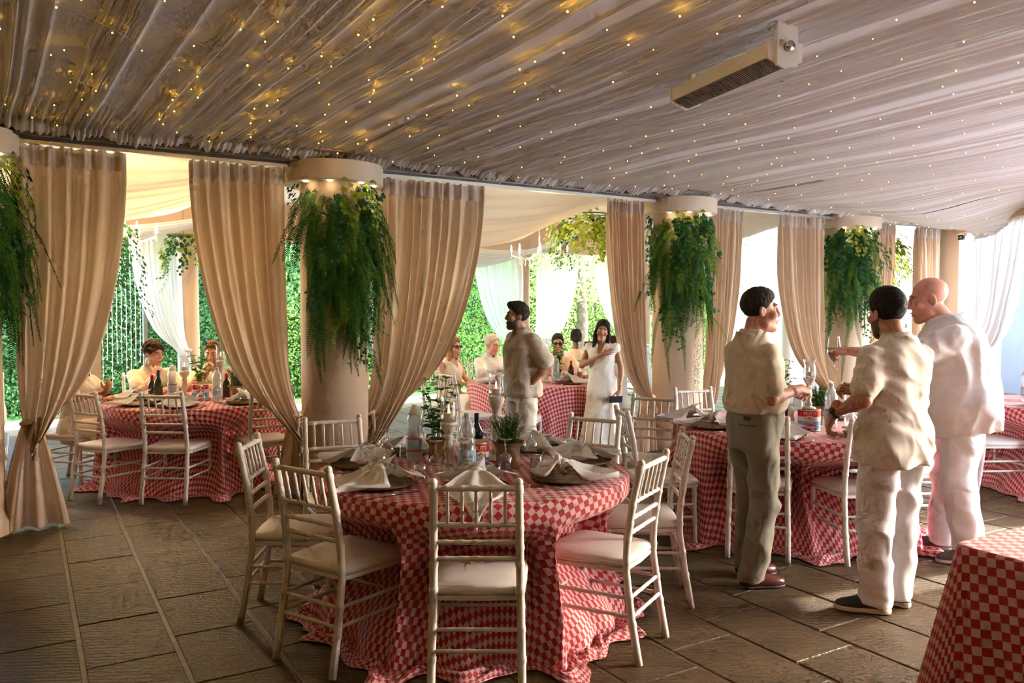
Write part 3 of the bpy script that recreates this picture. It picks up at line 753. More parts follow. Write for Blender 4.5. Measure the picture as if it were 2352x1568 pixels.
# rectangular table with a cloth at the near corner
def rect_cloth(c, a, bdir, La, Lb, label):
    """c = corner, a/bdir = unit edge directions, cloth falls over the edges"""
    a = Vector((*a, 0)); bdir = Vector((*bdir, 0)); c = Vector((*c, 0))
    # perimeter walk round a rounded rectangle
    per = []; rc = .05
    corners = [(rc, rc, PI), (La - rc, rc, 1.5 * PI), (La - rc, Lb - rc, 0), (rc, Lb - rc, .5 * PI)]
    for k, (x, y, a0) in enumerate(corners):
        for q in np.linspace(0, PI / 2, 7): per.append((x + rc * math.cos(a0 + q), y + rc * math.sin(a0 + q), math.cos(a0 + q), math.sin(a0 + q)))
        x2, y2, a2 = corners[(k + 1) % 4]
        e = (x2 + rc * math.cos(a2), y2 + rc * math.sin(a2)); s_ = per[-1]
        for q in np.linspace(0, 1, 60)[1:-1]: per.append((s_[0] + (e[0] - s_[0]) * q, s_[1] + (e[1] - s_[1]) * q, s_[2], s_[3]))
    per = np.array(per); n = len(per); d = np.concatenate([[0], np.cumsum(np.hypot(*np.diff(per[:, :2], axis=0).T))])
    rows = []; uvs = []
    mid = np.array([La / 2, Lb / 2])
    for f in (0.02, .4, .8, .97):
        pos = mid + (per[:, :2] - mid) * f; rows.append((pos, np.full(n, TZ))); uvs.append(pos * CK)
    fold = noise1(d, 21, 5, 8); cornerness = np.exp(-((np.minimum.reduce([np.hypot(per[:, 0] - cx, per[:, 1] - cy) for cx in (0, La) for cy in (0, Lb)])) / .12) ** 2)
    for z in list(np.linspace(0, TZ - .01, 30)):
        q = z / TZ; out = .004 + q * (.03 + .035 * fold + .10 * cornerness * (1 + .5 * np.sin(d * 40))) 
        pos = per[:, :2] + per[:, 2:] * out[:, None]; rows.append((pos, np.full(n, TZ - z))); uvs.append((per[:, :2] + per[:, 2:] * z) * CK)
    P = np.array([np.concatenate([p, z[:, None]], 1) for p, z in rows]); uv = np.array(uvs)
    ca, sa = math.cos(.12), math.sin(.12); uv = np.stack([uv[..., 0] * ca - uv[..., 1] * sa, uv[..., 0] * sa + uv[..., 1] * ca], -1)
    Wd = np.array(c)[None, None] + P[..., :1] * np.array(a) + P[..., 1:2] * np.array(bdir); Wd[..., 2] = P[..., 2]
    o = obj('tablecloth', gridmesh('tablecloth', Wd.transpose(1, 0, 2), M_CHECK, True, uv.transpose(1, 0, 2), closeu=True))
    return tag(o, label, 'tablecloth', 'red checked tablecloths')
rect_cloth((1.61, 2.99), (.861, .508), (.508, -.861), 1.5, .8, 'red checked cloth over the corner of the table cut off by the frame')
t = thing('rectangular_table', 'table under the checked cloth cut off by the frame', 'table', (1.61, 2.99, 0), math.atan2(.508, .861))
MB().box((.03, -.77, .725), (1.47, -.03, .755)).build('tabletop', M_WOOD, t, False)
for x in (.1, 1.4):
    for y in (-.7, -.1): MB().box((x - .025, y - .025, 0), (x + .025, y + .025, .726)).build('leg', M_WOOD, t, False)
# ================================================================== things on the tables
M_GLASS = glass_mat('clear_glass', (.96, .97, .97), .2)
M_PET = glass_mat('clear_pet', (.90, .94, .97), .14, .30)
M_WICK = None
def wicker_mat():
    m = mat('wicker_brown', (.20, .105, .045), .55, var=.35, vscale=40)
    n = m.node_tree.nodes; l = m.node_tree.links; b = n['Principled BSDF']
    tc = n.new('ShaderNodeTexCoord'); wv = n.new('ShaderNodeTexWave'); wv.wave_type = 'RINGS'; wv.rings_direction = 'Z'; wv.inputs['Scale'].default_value = 28; wv.inputs['Distortion'].default_value = 3
    l.new(tc.outputs['Object'], wv.inputs['Vector']); bp = n.new('ShaderNodeBump'); bp.inputs['Strength'].default_value = .8; bp.inputs['Distance'].default_value = .004
    l.new(wv.outputs['Fac'], bp.inputs['Height']); l.new(bp.outputs[0], b.inputs['Normal']); return m
M_WICK = wicker_mat()
M_NAP = cloth_mat('white_linen_napkin', (.80, .79, .78), .15, 0, .02)
M_STEEL = mat('cutlery_steel', (.62, .61, .60), .22, metal=1, var=.05, vscale=30)
M_TURN = mat('white_washed_wood', (.76, .72, .64), .6, var=.12, vscale=25, bump=.15, bscale=70)
M_WAX = mat('candle_wax', (.90, .80, .70), .5, var=.03, vscale=20, sss=.3)
M_FLAME = emit_mat('flame', (1, .62, .22), 14)
M_PAPER = mat('kraft_paper', (.36, .235, .13), .8, var=.18, vscale=14, bump=.5, bscale=30)
M_HERB = mat('rosemary_green', (.075, .16, .05), .6, var=.4, vscale=40)
M_BASIL = cloth_mat('basil_leaf', (.13, .32, .05), .3, 0, .3)
def w_plate():
    t = thing('charger_plate', '', 'plate')
    b = capped(); b.lathe([(.10, 0), (.125, .002), (.16, .014), (.166, .017), (.164, .021), (.125, .009), (.1, .006), (.001, .006)], 40); b.build('woven_dish', M_WICK, t)
    b = MB(); b.tube([(.163 * math.cos(TAU * k / 40), .163 * math.sin(TAU * k / 40), .019) for k in range(41)], .0045, 6, False); b.build('woven_rim', M_WICK, t); return t
def w_goblet():
    b = MB(); b.lathe([(.031, 0), (.0365, .02), (.0405, .045), (.038, .07), (.028, .09), (.012, .101), (.0055, .107), (.0042, .13), (.0045, .16), (.012, .167), (.034, .172), (.035, .1745), (.001, .176)], 24)
    return b.build('goblet', M_GLASS)
def w_tumbler():
    b = MB(); b.lathe([(.037, 0), (.0375, .003), (.033, .06), (.0315, .078), (.028, .085), (.001, .086)], 24); b.lathe([(.034, .003), (.030, .07), (.001, .073)], 20)
    return b.build('tumbler', M_GLASS)
def w_knife():
    t = thing('table_knife', '', 'knife')
    b = MB(); b.tube([(0, -.11, .004), (0, -.06, .005), (0, -.01, .004)], [.0065, .007, .005], 8, flat=.55); b.build('handle', M_STEEL, t)
    b = MB(); b.box((-.007, -.012, .003), (.008, .085, .0048)); b.add([(-.007, .085, .003), (.008, .085, .003), (.001, .115, .003), (-.007, .085, .0048), (.008, .085, .0048), (.001, .115, .0048)], [(0, 2, 1), (3, 4, 5), (0, 1, 4, 3), (1, 2, 5, 4), (2, 0, 3, 5)]); b.build('blade', M_STEEL, t, False); return t
def w_fork():
    t = thing('table_fork', '', 'fork')
    b = MB(); b.tube([(0, -.1, .004), (0, -.05, .005), (0, .03, .004)], [.0065, .005, .0028], 8, flat=.5); b.build('handle', M_STEEL, t)
    b = MB(); b.box((-.011, .028, .004), (.011, .055, .0055))
    for x in (-.0095, -.0032, .0032, .0095): b.box((x - .0015, .055, .004), (x + .0015, .098, .0055))
    b.build('tines', M_STEEL, t, False); return t
def napkin_builder(seed):
    def f():
        t = thing('napkin', '', 'napkin'); r = np.random.default_rng(seed)
        # two skirts flaring from a central knot, one long point toward the diner (-Y)
        n, m = 29, 25; u = np.linspace(-1, 1, n); q = np.linspace(0, 1, m); U_, Q = np.meshgrid(u, q, indexing='ij')
        for nm, sgn, L, wd, dz in (('point', -1, .24 if seed < 9 else .335, .145, 0), ('wing', 1, .13, .17, .012)):
            shape = np.where(Q < .45, .12 + .88 * (Q / .45) ** .8, 1 - ((Q - .45) / .55) ** (1.15 if sgn < 0 else 2.5) * (.97 if sgn < 0 else .5))
            X = U_ * wd * shape; Y = sgn * (.012 + L * Q) - sgn * .03 * np.abs(U_) * Q
            h = .055 * np.exp(-(Q / .25) ** 2) + .022 + dz
            Z = h + .014 * np.sin(U_ * 6.5 + seed) * (1 - .4 * Q) * np.clip(Q * 3, 0, 1) + .012 * np.abs(U_) * Q
            if sgn < 0 and seed >= 9: over = np.clip(-Y - .262, 0, None); Z = Z - over * 1.1 - .020 * sstep(-Y, .15, .26) + 0 * X; Y = Y + over * .72
            P = np.stack([X, Y, Z], -1); obj('corner', gridmesh('corner', P, M_NAP), t)
        b = MB(); b.ball((0, 0, .062), (.034, .028, .026), 12, 8); b.tube([(.03 * math.cos(a), .012 + .024 * math.sin(a) * .6, .062 + .03 * math.sin(a)) for a in np.linspace(0, TAU, 17)], .011, 8, False); b.build('knot', M_NAP, t)
        # upright ear
        V = []; F = []
        for i in range(9):
            q_ = i / 8; w_ = .035 * (math.sin(PI * min(1, .25 + q_ * .75)) ** .8) * (1 - q_ * .3)
            for k in range(5): a = (k / 4 - .5) * 2; V.append((a * w_ + .03 * q_ * q_, .018 + .055 * q_ * q_ - .018 * (1 - a * a), .066 + .068 * q_ - .02 * q_ * q_ + .006 * a))
        for i in range(8):
            for k in range(4): F.append((i * 5 + k, i * 5 + k + 1, i * 5 + k + 6, i * 5 + k + 5))
        obj('ear', mkmesh('ear', V, F, M_NAP), t); return t
    return f
def w_holder(H):
    def f():
        t = thing('candle_holder', '', 'candle holder'); k = H / .36
        pr = [(.058, 0), (.060, .008), (.052, .018), (.030, .026), (.024, .04), (.032, .055), (.022, .07), (.018, .10), (.026, .15), (.029, .18), (.022, .215), (.019, .235), (.03, .25), (.02, .262), (.024, .28), (.036, .305), (.045, .325), (.050, .345), (.049, .352), (.046, .36)]
        b = capped(); b.lathe([(r * .95, z * k) for r, z in pr], 26); b.build('turned_stem', M_TURN, t)
        z0 = H; b = MB(); b.lathe([(.001, .004), (.036, .004), (.042, .012), (.0445, .04), (.043, .075), (.041, .1), (.044, .125), (.051, .15), (.0525, .152)], 28, (0, 0, z0)); b.build('hurricane_glass', M_GLASS, t)
        b = capped(); b.lathe([(.026, .012), (.028, .016), (.028, .045), (.022, .048)], 18, (0, 0, z0)); c = b.build('candle', M_WAX, t)
        b = MB(); b.lathe([(.001, .05), (.0045, .055), (.005, .062), (.001, .08)], 8, (0, 0, z0)); b.build('flame', M_FLAME, c)
        return t
    return f
# text wrapped on a cylinder
def text_mesh(txt, size):
    c = bpy.data.curves.new('txt', 'FONT'); c.body = txt; c.size = size; c.align_x = 'CENTER'; c.resolution_u = 3
    o = bpy.data.objects.new('txt', c); LK(o); me = bpy.data.meshes.new_from_object(o.evaluated_get(bpy.context.evaluated_depsgraph_get()))
    V = np.array([v.co[:] for v in me.vertices]); F = [tuple(p.vertices) for p in me.polygons]
    bpy.data.objects.remove(o); bpy.data.meshes.remove(me); return V, F
def wrap_text(txt, size, R, z, m, parent, name='lettering', ang=-PI / 2, squash=1.0):
    V, F = text_mesh(txt, size); a = ang + V[:, 0] * squash / R
    P = np.stack([(R + .0006) * np.cos(a), (R + .0006) * np.sin(a), z + V[:, 1]], -1)
    return obj(name, mkmesh(name, P, F, m, False), parent)
def wrap_disc(R, z, rx, rz, m, parent, name, ang=-PI / 2, lift=.0003, n=28):
    V = [((R + lift) * math.cos(ang), (R + lift) * math.sin(ang), z)]; F = []
    for k in range(n): a = TAU * k / n; q = ang + rx * math.cos(a) / R; V.append(((R + lift) * math.cos(q), (R + lift) * math.sin(q), z + rz * math.sin(a)))
    for k in range(n): F.append((0, 1 + k, 1 + (k + 1) % n))
    return obj(name, mkmesh(name, V, F, m, False), parent)
M_CAPB = mat('pale_blue_cap', (.45, .62, .75), .4, var=.03, vscale=30)
M_LBLUE = mat('label_blue', (.40, .62, .78), .5, var=.15, vscale=30); M_LWHITE = mat('label_white', (.82, .85, .86), .5, var=.03, vscale=30)
M_LGREEN = mat('label_green', (.25, .5, .12), .5, var=.3, vscale=60); M_INK = mat('ink_navy', (.02, .03, .08), .5, var=.1, vscale=30)
M_RED = mat('print_red', (.58, .015, .02), .4, var=.05, vscale=30); M_YEL = mat('print_yellow', (.8, .55, .06), .5, var=.1, vscale=50); M_SKY = mat('print_sky', (.22, .45, .68), .4, var=.25, vscale=25)
def w_water(kind):
    def f():
        t = thing('water_bottle', '', 'bottle'); R = .045
        pr = [(.03, 0), (.043, .004), (.045, .012), (.045, .05), (.044, .055), (.0455, .06), (.0455, .135), (.043, .14), (.044, .15), (.040, .165), (.0445, .18), (.039, .195), (.0445, .21), (.043, .235), (.034, .262), (.019, .285), (.0135, .295), (.0135, .302)]
        b = capped(); b.lathe(pr, 28); b.build('plastic_body', M_PET, t)
        b = capped(); b.lathe([(.016, .300), (.0165, .302), (.0165, .318), (.014, .321)] if kind == 'silva' else [(.034, .262), (.035, .264), (.031, .285), (.020, .308), (.012, .318)], 20); b.build('cap', M_CAPB if kind == 'silva' else M_LWHITE, t)
        if kind == 'silva':
            b = MB(); b.lathe([(.0462, .058), (.0462, .137)], 32); l = b.build('label', M_LBLUE, t)
            wrap_disc(.0462, .098, .034, .033, M_LWHITE, l, 'label_roundel'); wrap_disc(.0462, .074, .028, .011, M_LGREEN, l, 'leaf_print', lift=.0006)
            wrap_text('SILVA', .021, .0462, .095, M_INK, l)
        else:
            b = MB(); b.lathe([(.0462, .06), (.0462, .067)], 28); b.build('label_stripe', M_RED, t); b = MB(); b.lathe([(.0462, .068), (.0462, .127)], 28); b.build('label', M_LBLUE, t)
            b = MB(); b.lathe([(.0462, .128), (.0462, .135)], 28); b.build('label_stripe', M_RED, t)
        return t
    return f
def squiggle(l, R):
    b = MB(); b.tube([((R + .0014) * math.cos(-PI / 2 + (-.024 + .048 * q / 30) / R), (R + .0014) * math.sin(-PI / 2 + (-.024 + .048 * q / 30) / R), .030 + (.007 - .0001 * q) * math.sin(q * 1.15)) for q in range(31)], .0011, 4); b.build('script', M_LWHITE, l)
M_TIN = mat('tin_rim', (.70, .58, .34), .3, metal=.9, var=.05, vscale=30)
def w_can():
    t = thing('tomato_can', '', 'can'); R = .077; H = .152
    b = capped(); b.lathe([(R, 0), (R + .002, .002), (R + .002, .006), (R, .008)], 36); b.build('rim', M_TIN, t)
    b = capped(); b.lathe([(R, H - .008), (R + .002, H - .006), (R + .002, H), (R - .004, H), (R - .005, H - .004), (.001, H - .004)], 36); b.build('lid', M_TIN, t)
    b = MB(); b.lathe([(R, .103), (R, H - .008)], 40); l = b.build('red_band', M_RED, t)
    wrap_text('MUTTI', .028, R, .116, M_LWHITE, l, squash=1.05); wrap_disc(R, .103, .04, .014, M_RED, l, 'shield'); wrap_disc(R, .106, .022, .005, M_YEL, l, 'crest', lift=.0007)
    b = MB(); z = .05; b.lathe([(R, .072), (R, .103)], 40); l = b.build('white_band', M_LWHITE, t); wrap_text('POLPA', .024, R, .075, M_INK, l)
    b = MB(); b.lathe([(R, .008), (R - .0012, .02), (R, .03), (R - .0012, .042), (R, .054), (R, .072)], 40); l = b.build('sky_band', M_SKY, t)
    wrap_disc(R, .026, .05, .03, M_RED, l, 'tomato_print', lift=.0008); squiggle(l, R)
    return t
def bag_mesh(R, H, seed):
    n, m = 26, 12; th = np.linspace(0, TAU, n, endpoint=False); z = np.linspace(0, 1, m); T, Z = np.meshgrid(th, z, indexing='ij')
    sq = 1 / np.maximum(np.abs(np.cos(T)), np.abs(np.sin(T))) ** .55
    r_ = R * (1 - .12 * np.sin(Z * PI) + .25 * sstep(Z, .75, 1)) * sq * (1 + .07 * np.sin(T * 7 + Z * 5 + seed) + .05 * np.sin(T * 13 - Z * 9))
    P = np.stack([r_ * np.cos(T), r_ * np.sin(T), Z * H], -1); return gridmesh('paper_bag', P, M_PAPER, True, closeu=True)
def w_rosemary(seed, H=.16):
    def f():
        t = thing('potted_rosemary', '', 'plant'); r = random.Random(seed); obj('paper_bag', bag_mesh(.068, .14, seed), t)
        b = capped(); b.lathe([(.045, .105), (.05, .115)], 16); b.build('soil', mat('potting_soil', (.05, .035, .02), .9, var=.4, vscale=60, bump=.6, bscale=90), t)
        b = MB()
        for k in range(44):
            a = r.uniform(0, TAU); d = r.uniform(0, .05); lean = r.uniform(.1, .55); h = H * r.uniform(.6, 1.05); p = Vector((d * math.cos(a), d * math.sin(a), .11)); pts = []
            for q in range(6): f_ = q / 5; pts.append(p + Vector((math.cos(a) * lean * h * f_ * f_ * .8, math.sin(a) * lean * h * f_ * f_ * .8, h * f_)))
            b.tube(pts, .0013, 4, False)
            for q in range(20):
                f_ = q / 19 * 5; i = min(4, int(f_)); c = pts[i].lerp(pts[i + 1], f_ - i)
                for s in range(4):
                    a2 = r.uniform(0, TAU); d2 = Vector((math.cos(a2), math.sin(a2), r.uniform(.5, 1.1))).normalized(); w_ = d2.orthogonal().normalized() * .0022; L = r.uniform(.014, .024)
                    b.add([c - w_, c + w_, c + d2 * L], [(0, 1, 2)])
        o = b.build('needles', M_HERB, t); o['kind'] = 'stuff'; return t
    return f
def leaf_v(c, d, up, L, wd):
    d = d.normalized(); sdir = d.cross(up); sdir = sdir.normalized() if sdir.length > 1e-4 else d.orthogonal().normalized(); nn = sdir.cross(d)
    return [c, c + d * L * .35 + sdir * wd + nn * wd * .25, c + d * L * .75 + sdir * wd * .75 + nn * wd * .2, c + d * L - nn * L * .12, c + d * L * .75 - sdir * wd * .75 + nn * wd * .2, c + d * L * .35 - sdir * wd + nn * wd * .25, c + d * L * .5]
LEAF_F = [(0, 1, 6), (1, 2, 6), (2, 3, 6), (3, 4, 6), (4, 5, 6), (5, 0, 6)]
def w_basil(seed, H=.24, bag=True):
    def f():
        t = thing('potted_basil', '', 'plant'); r = random.Random(seed)
        if bag: obj('paper_bag', bag_mesh(.05, .13, seed), t)
        st = MB(); lf = MB()
        for k in range(13):
            a = r.uniform(0, TAU); h = H * r.uniform(.55, 1.1); p = Vector((.03 * math.cos(a), .03 * math.sin(a), .1)); lean = r.uniform(.05, .35)
            pts = [p + Vector((math.cos(a) * lean * h * q * q, math.sin(a) * lean * h * q * q, h * q)) for q in (0, .25, .5, .75, 1)]
            st.tube(pts, .0018, 5, False)
            for q in (.3, .5, .68, .84, 1.0):
                i = min(3, int(q * 4)); c = pts[i].lerp(pts[i + 1], q * 4 - i)
                for s in range(3): a2 = r.uniform(0, TAU); d = Vector((math.cos(a2), math.sin(a2), r.uniform(-.2, .6))); L = r.uniform(.035, .065) * (1.1 - .35 * q); lf.add(leaf_v(c, d, Vector((0, 0, 1)), L, L * .33), LEAF_F)
        st.build('stem', M_HERB, t); o = lf.build('leaves', M_BASIL, t); o['kind'] = 'stuff'; return t
    return f
def w_bottle(c, H, cap, lab=None):
    def f():
        t = thing('glass_bottle', '', 'bottle'); k = H / .3
        b = capped(); b.lathe([(.030, 0), (.037, .004), (.037, .17 * k), (.034, .195 * k), (.016, .235 * k), (.0135, .25 * k), (.0135, H)], 22)
        m = mat('bottle_%d' % int(c[1] * 999), c, .08, var=.05, vscale=10, coat=.3); b.build('glass_body', m, t)
        b = capped(); b.lathe([(.0150, H - .055 * k), (.0152, H - .05 * k), (.0152, H + .004), (.013, H + .006)], 16); b.build('cap', mat('cap_%d' % int(cap[0] * 999), cap, .4, var=.05, vscale=20), t)
        if lab: b = MB(); b.lathe([(.0376, .05 * k), (.0376, .13 * k)], 22); b.build('label', mat('lab_%d' % int(lab[0] * 999), lab, .6, var=.1, vscale=20), t)
        return t
    return f
TOPZ = TZ + .001
WN = [0]
def setting(tk, x, y, where, out=None, cut=True, nap=None, hang=False):
    """plate + knotted napkin (+ knife and fork, glasses) for one seat; napkin point falls outward"""
    cx, cy = TAB[tk]; d = Vector((x - cx, y - cy, 0)).normalized() if out is None else Vector((*out, 0)).normalized()
    rz = math.atan2(d.y, d.x) + PI / 2; side = Vector((-d.y, d.x, 0))
    place('plate', w_plate, (x, y, TOPZ), rz, 'round brown wicker charger plate ' + where, 'plate', 'wicker charger plates')
    WN[0] += 1; k = 1 + WN[0] % 3 if not hang else 9
    place('nap%d' % k, napkin_builder(k), (x, y, TOPZ + .003), rz + (nap or 0), 'white knotted cloth napkin ' + where, 'napkin', 'knotted napkins', 1.22)
    if cut:
        p = Vector((x, y, 0)) + side * .215 + d * .02; place('knife', w_knife, (p.x, p.y, TOPZ), rz + random.uniform(-.1, .1), 'steel table knife beside the plate ' + where, 'knife', 'table knives')
        p = Vector((x, y, 0)) - side * .205 + d * .02; place('fork', w_fork, (p.x, p.y, TOPZ), rz + PI * 0 + random.uniform(-.1, .1), 'steel table fork beside the plate ' + where, 'fork', 'table forks')
def goblet(x, y, where): place('goblet', w_goblet, (x, y, TOPZ), random.uniform(0, 6), 'upturned stemmed glass ' + where, 'glass', 'upturned stemmed glasses')
def tumbler(x, y, where): place('tumbler', w_tumbler, (x, y, TOPZ), 0, 'upturned clear tumbler ' + where, 'glass', 'upturned tumblers')
# foreground table
setting('front', -.17, 3.90, 'at the nearest seat of the foreground table', (0, -1), nap=.05, hang=True)
setting('front', -.64, 3.98, 'at the near dark-side seat of the foreground table', (-.75, -.66), nap=.3)
setting('front', -.83, 4.50, 'at the far dark-side seat of the foreground table', (-1, .1), nap=-.3)
setting('front', -.60, 4.92, 'at the seat by the fern column', nap=.2)
setting('front', .16, 4.98, 'at the seat facing the white dress', nap=-.3)
setting('front', .39, 4.58, 'at the far bright-side seat of the foreground table', nap=.4)
setting('front', .26, 4.12, 'at the near bright-side seat of the foreground table', (.85, -.5), nap=.35)
for x, y, wh in ((-.71, 4.66, 'with the tumbler near the far dark-side napkin'), (-.52, 4.84, 'nearest the fern column plate'), (-.395, 4.27, 'just in front of the short candle holder'), (-.035, 4.33, 'beside the rosemary bag, foreground table'), (.11, 4.80, 'in front of the far napkin, foreground table'), (.2, 4.47, 'second from the rosemary bag, foreground table')): goblet(x, y, wh)
for x, y, wh in ((-.70, 4.36, 'at the dark side of the foreground table'), (-.61, 4.70, 'between the two goblets by the fern column'), (-.455, 4.08, 'nearest the camera, dark half of the table'), (-.085, 4.05, 'behind the napkin nearest the camera'), (.13, 4.36, 'against the near bright-side napkin')): tumbler(x, y, wh)
place('h36', w_holder(.36), (-.09, 4.67, TOPZ), 0, 'tall white turned candle holder on the foreground table', 'candle holder', 'candle holders')
place('h26', w_holder(.26), (-.335, 4.36, TOPZ), 0, 'short white turned candle holder on the foreground table', 'candle holder', 'candle holders')
place('silva', w_water('silva'), (-.232, 4.24, TOPZ), .12, 'clear water bottle with the SILVA label on the foreground table', 'bottle', 'water bottles')
place('wred', w_water('red'), (-.55, 4.64, TOPZ), 0, 'clear water bottle with red-edged label on the foreground table', 'bottle', 'water bottles')
place('can', w_can, (-.20, 4.39, TOPZ), .5, 'large red and blue tomato can behind the SILVA bottle', 'can', 'tomato cans')
place('ros1', w_rosemary(1, .17), (-.02, 4.46, TOPZ), 0, 'rosemary in a brown paper bag on the foreground table', 'plant', 'herb pots')
place('bas1', w_basil(2, .34), (-.42, 4.62, TOPZ), 0, 'leafy basil in a brown paper bag on the foreground table', 'plant', 'herb pots')
place('dark', w_bottle((.01, .012, .03), .26, (.02, .02, .06)), (-.20, 4.68, TOPZ), 0, 'dark bottle hidden behind the tomato can', 'bottle')
# table of the standing men
setting('men', 1.36, 6.30, 'at the men\'s table, touching the tan curtain side', nap=.5)
setting('men', 1.44, 5.93, 'at the men\'s table, just beside the khaki trousers', nap=-.6)
setting('men', 1.80, 5.50, 'at the men\'s table, behind the khaki trousers', nap=.4)
setting('men', 2.42, 5.58, 'at the men\'s table, under the pointing hand', nap=.6)
setting('men', 2.55, 6.45, 'at the men\'s table, beyond the water bottle', nap=.6, cut=False)
place('can', w_can, (2.10, 5.82, TOPZ), -.3, 'large MUTTI POLPA tomato can on the table of the standing men', 'can', 'tomato cans')
place('h26', w_holder(.26), (2.10, 5.83, TOPZ + .152), 0, 'white candle holder standing on top of the MUTTI can', 'candle holder', 'candle holders', .85)
place('silva', w_water('silva'), (2.30, 5.94, TOPZ), -.5, 'water bottle beside the MUTTI can on the men\'s table', 'bottle', 'water bottles')
place('ros1', w_rosemary(1), (2.29, 6.16, TOPZ), 1, 'rosemary in a paper bag behind the men\'s water bottle', 'plant', 'herb pots')
place('bas1', w_basil(2), (1.98, 6.12, TOPZ), 1, 'basil pot just beyond the khaki man\'s hand', 'plant', 'herb pots')
goblet(2.45, 5.93, 'beside the wristwatch hand'); goblet(2.52, 6.15, 'behind the wristwatch hand'); goblet(1.72, 6.25, 'at the men\'s table behind the khaki trousers')
t = thing('pasta_box', 'dark blue pasta box standing behind the khaki man\'s hand', 'box', (1.94, 5.95, TOPZ), -.3)
MB().box((-.05, -.03, 0), (.05, .03, .17)).build('carton', mat('box_navy', (.012, .02, .06), .4, var=.1, vscale=20), t, False)
b = MB(); b.tube([(-.03 + .06 * q / 24, -.0312, .056 + .006 * math.sin(q * 1.3)) for q in range(25)], .0012, 4); b.build('script', M_LWHITE, t)
b = MB(); b.add([(.042 * math.cos(a), -.0304, .056 + .018 * math.sin(a)) for a in np.linspace(0, TAU, 20, endpoint=False)], [tuple(range(20))]); b.build('red_oval', M_RED, t)
t = thing('mill_shaped_holder', 'small pale candle holder shaped like a turned pepper mill next to the dark pasta box', 'mill', (1.985, 5.86, TOPZ))  # a mill shape stands in for the small candle holder here
b = capped(); b.lathe([(.026, 0), (.028, .01), (.02, .04), (.024, .07), (.017, .1), (.022, .12)], 18); b.build('mill_body', M_TURN, t)
b = capped(); b.lathe([(.02, .12), (.024, .13), (.02, .15), (.008, .158), (.009, .165), (.001, .172)], 18); b.build('mill_head', M_TURN, t)
# diners' table
for x, y, wh, nr in ((-3.52, 7.72, 'at the diners\' table, nearest the crocheted sleeve', .5), (-3.3, 7.32, 'at the diners\' table, behind the curtain-side chair', -.4), (-2.92, 7.2, 'at the diners\' table, behind the square-on chair', .3), (-2.42, 7.45, 'at the diners\' table, at the tied curtain', .5)):
    setting('diners', x, y, wh, nap=nr)
place('h26', w_holder(.26), (-3.12, 7.86, TOPZ), 0, 'short candle holder between the curly man and the water bottle', 'candle holder', 'candle holders')
place('h36', w_holder(.36), (-2.80, 7.94, TOPZ), 0, 'tall candle holder in front of the man with sunglasses on his head', 'candle holder', 'candle holders')
place('silva', w_water('silva'), (-2.70, 7.55, TOPZ), .45, 'water bottle with the SILVA label on the diners\' table', 'bottle', 'water bottles')
place('wred', w_water('red'), (-3.26, 7.92, TOPZ), 0, 'water bottle in front of the curly man\'s forearm', 'bottle', 'water bottles')
place('can', w_can, (-2.94, 7.78, TOPZ), .35, 'red tomato can on the diners\' table', 'can', 'tomato cans')
place('wine', w_bottle((.02, .035, .012), .30, (.02, .03, .02)), (-3.19, 7.44, TOPZ), 0, 'dark green wine bottle on the diners\' table', 'bottle')
place('beer', w_bottle((.035, .014, .004), .235, (.5, .02, .02)), (-3.36, 7.70, TOPZ), 0, 'brown beer bottle with red neck foil by the curly man', 'bottle', 'beer bottles')
place('beer', w_bottle((.035, .014, .004), .235, (.5, .02, .02)), (-2.72, 7.86, TOPZ), 0, 'brown beer bottle with red neck foil behind the tomato can', 'bottle', 'beer bottles')
place('bas1', w_basil(2), (-3.0, 7.96, TOPZ), 2, 'basil pot on the diners\' table', 'plant', 'herb pots')
place('ros1', w_rosemary(1), (-2.58, 7.75, TOPZ), 2, 'rosemary bag beside the diners\' water bottle', 'plant', 'herb pots')
goblet(-2.80, 7.42, 'in front of the diners\' tomato can'); goblet(-2.48, 7.62, 'by the diners\' rosemary bag'); goblet(-3.08, 7.62, 'left of the diners\' tomato can')
tumbler(-2.95, 7.40, 'by the diners\' tomato can'); tumbler(-3.45, 7.55, 'in front of the curly man\'s elbow')
# middle table
setting('middle', .66, 9.44, 'at the middle table beside the white dress', nap=.3)
setting('middle', -.17, 9.5, 'at the middle table in front of the blonde woman', nap=-.3)
place('h36', w_holder(.36), (.40, 9.66, TOPZ), 0, 'tall candle holder in front of the man in dark sunglasses', 'candle holder', 'candle holders')
place('silva', w_water('silva'), (.50, 9.50, TOPZ), 0, 'water bottle beside the white dress', 'bottle', 'water bottles')
place('can', w_can, (.26, 9.70, TOPZ), 0, 'red tomato can by the linen man\'s arm', 'can', 'tomato cans')
place('bas1', w_basil(2), (.54, 9.92, TOPZ), 3, 'basil pot in front of the man in dark sunglasses', 'plant', 'herb pots')
place('beer', w_bottle((.035, .014, .004), .235, (.5, .02, .02)), (.70, 9.80, TOPZ), 0, 'beer bottle with red neck at the middle table', 'bottle', 'beer bottles')
t = thing('beer_glass', 'stemmed glass of amber drink next to the white dress', 'glass', (.80, 9.72, TOPZ))
b = MB(); b.lathe([(.032, 0), (.006, .006), (.005, .04), (.03, .07), (.034, .12), (.03, .17)], 18); b.build('bowl', M_GLASS, t)
b = capped(); b.lathe([(.004, .045), (.027, .07), (.031, .115)], 18); b.build('drink', mat('amber_drink', (.75, .25, .02), .1, var=.05, vscale=10, trans=.3), t)
goblet(.12, 9.5, 'by the linen man at the middle table'); goblet(.60, 9.70, 'between bottle and basil at the middle table')
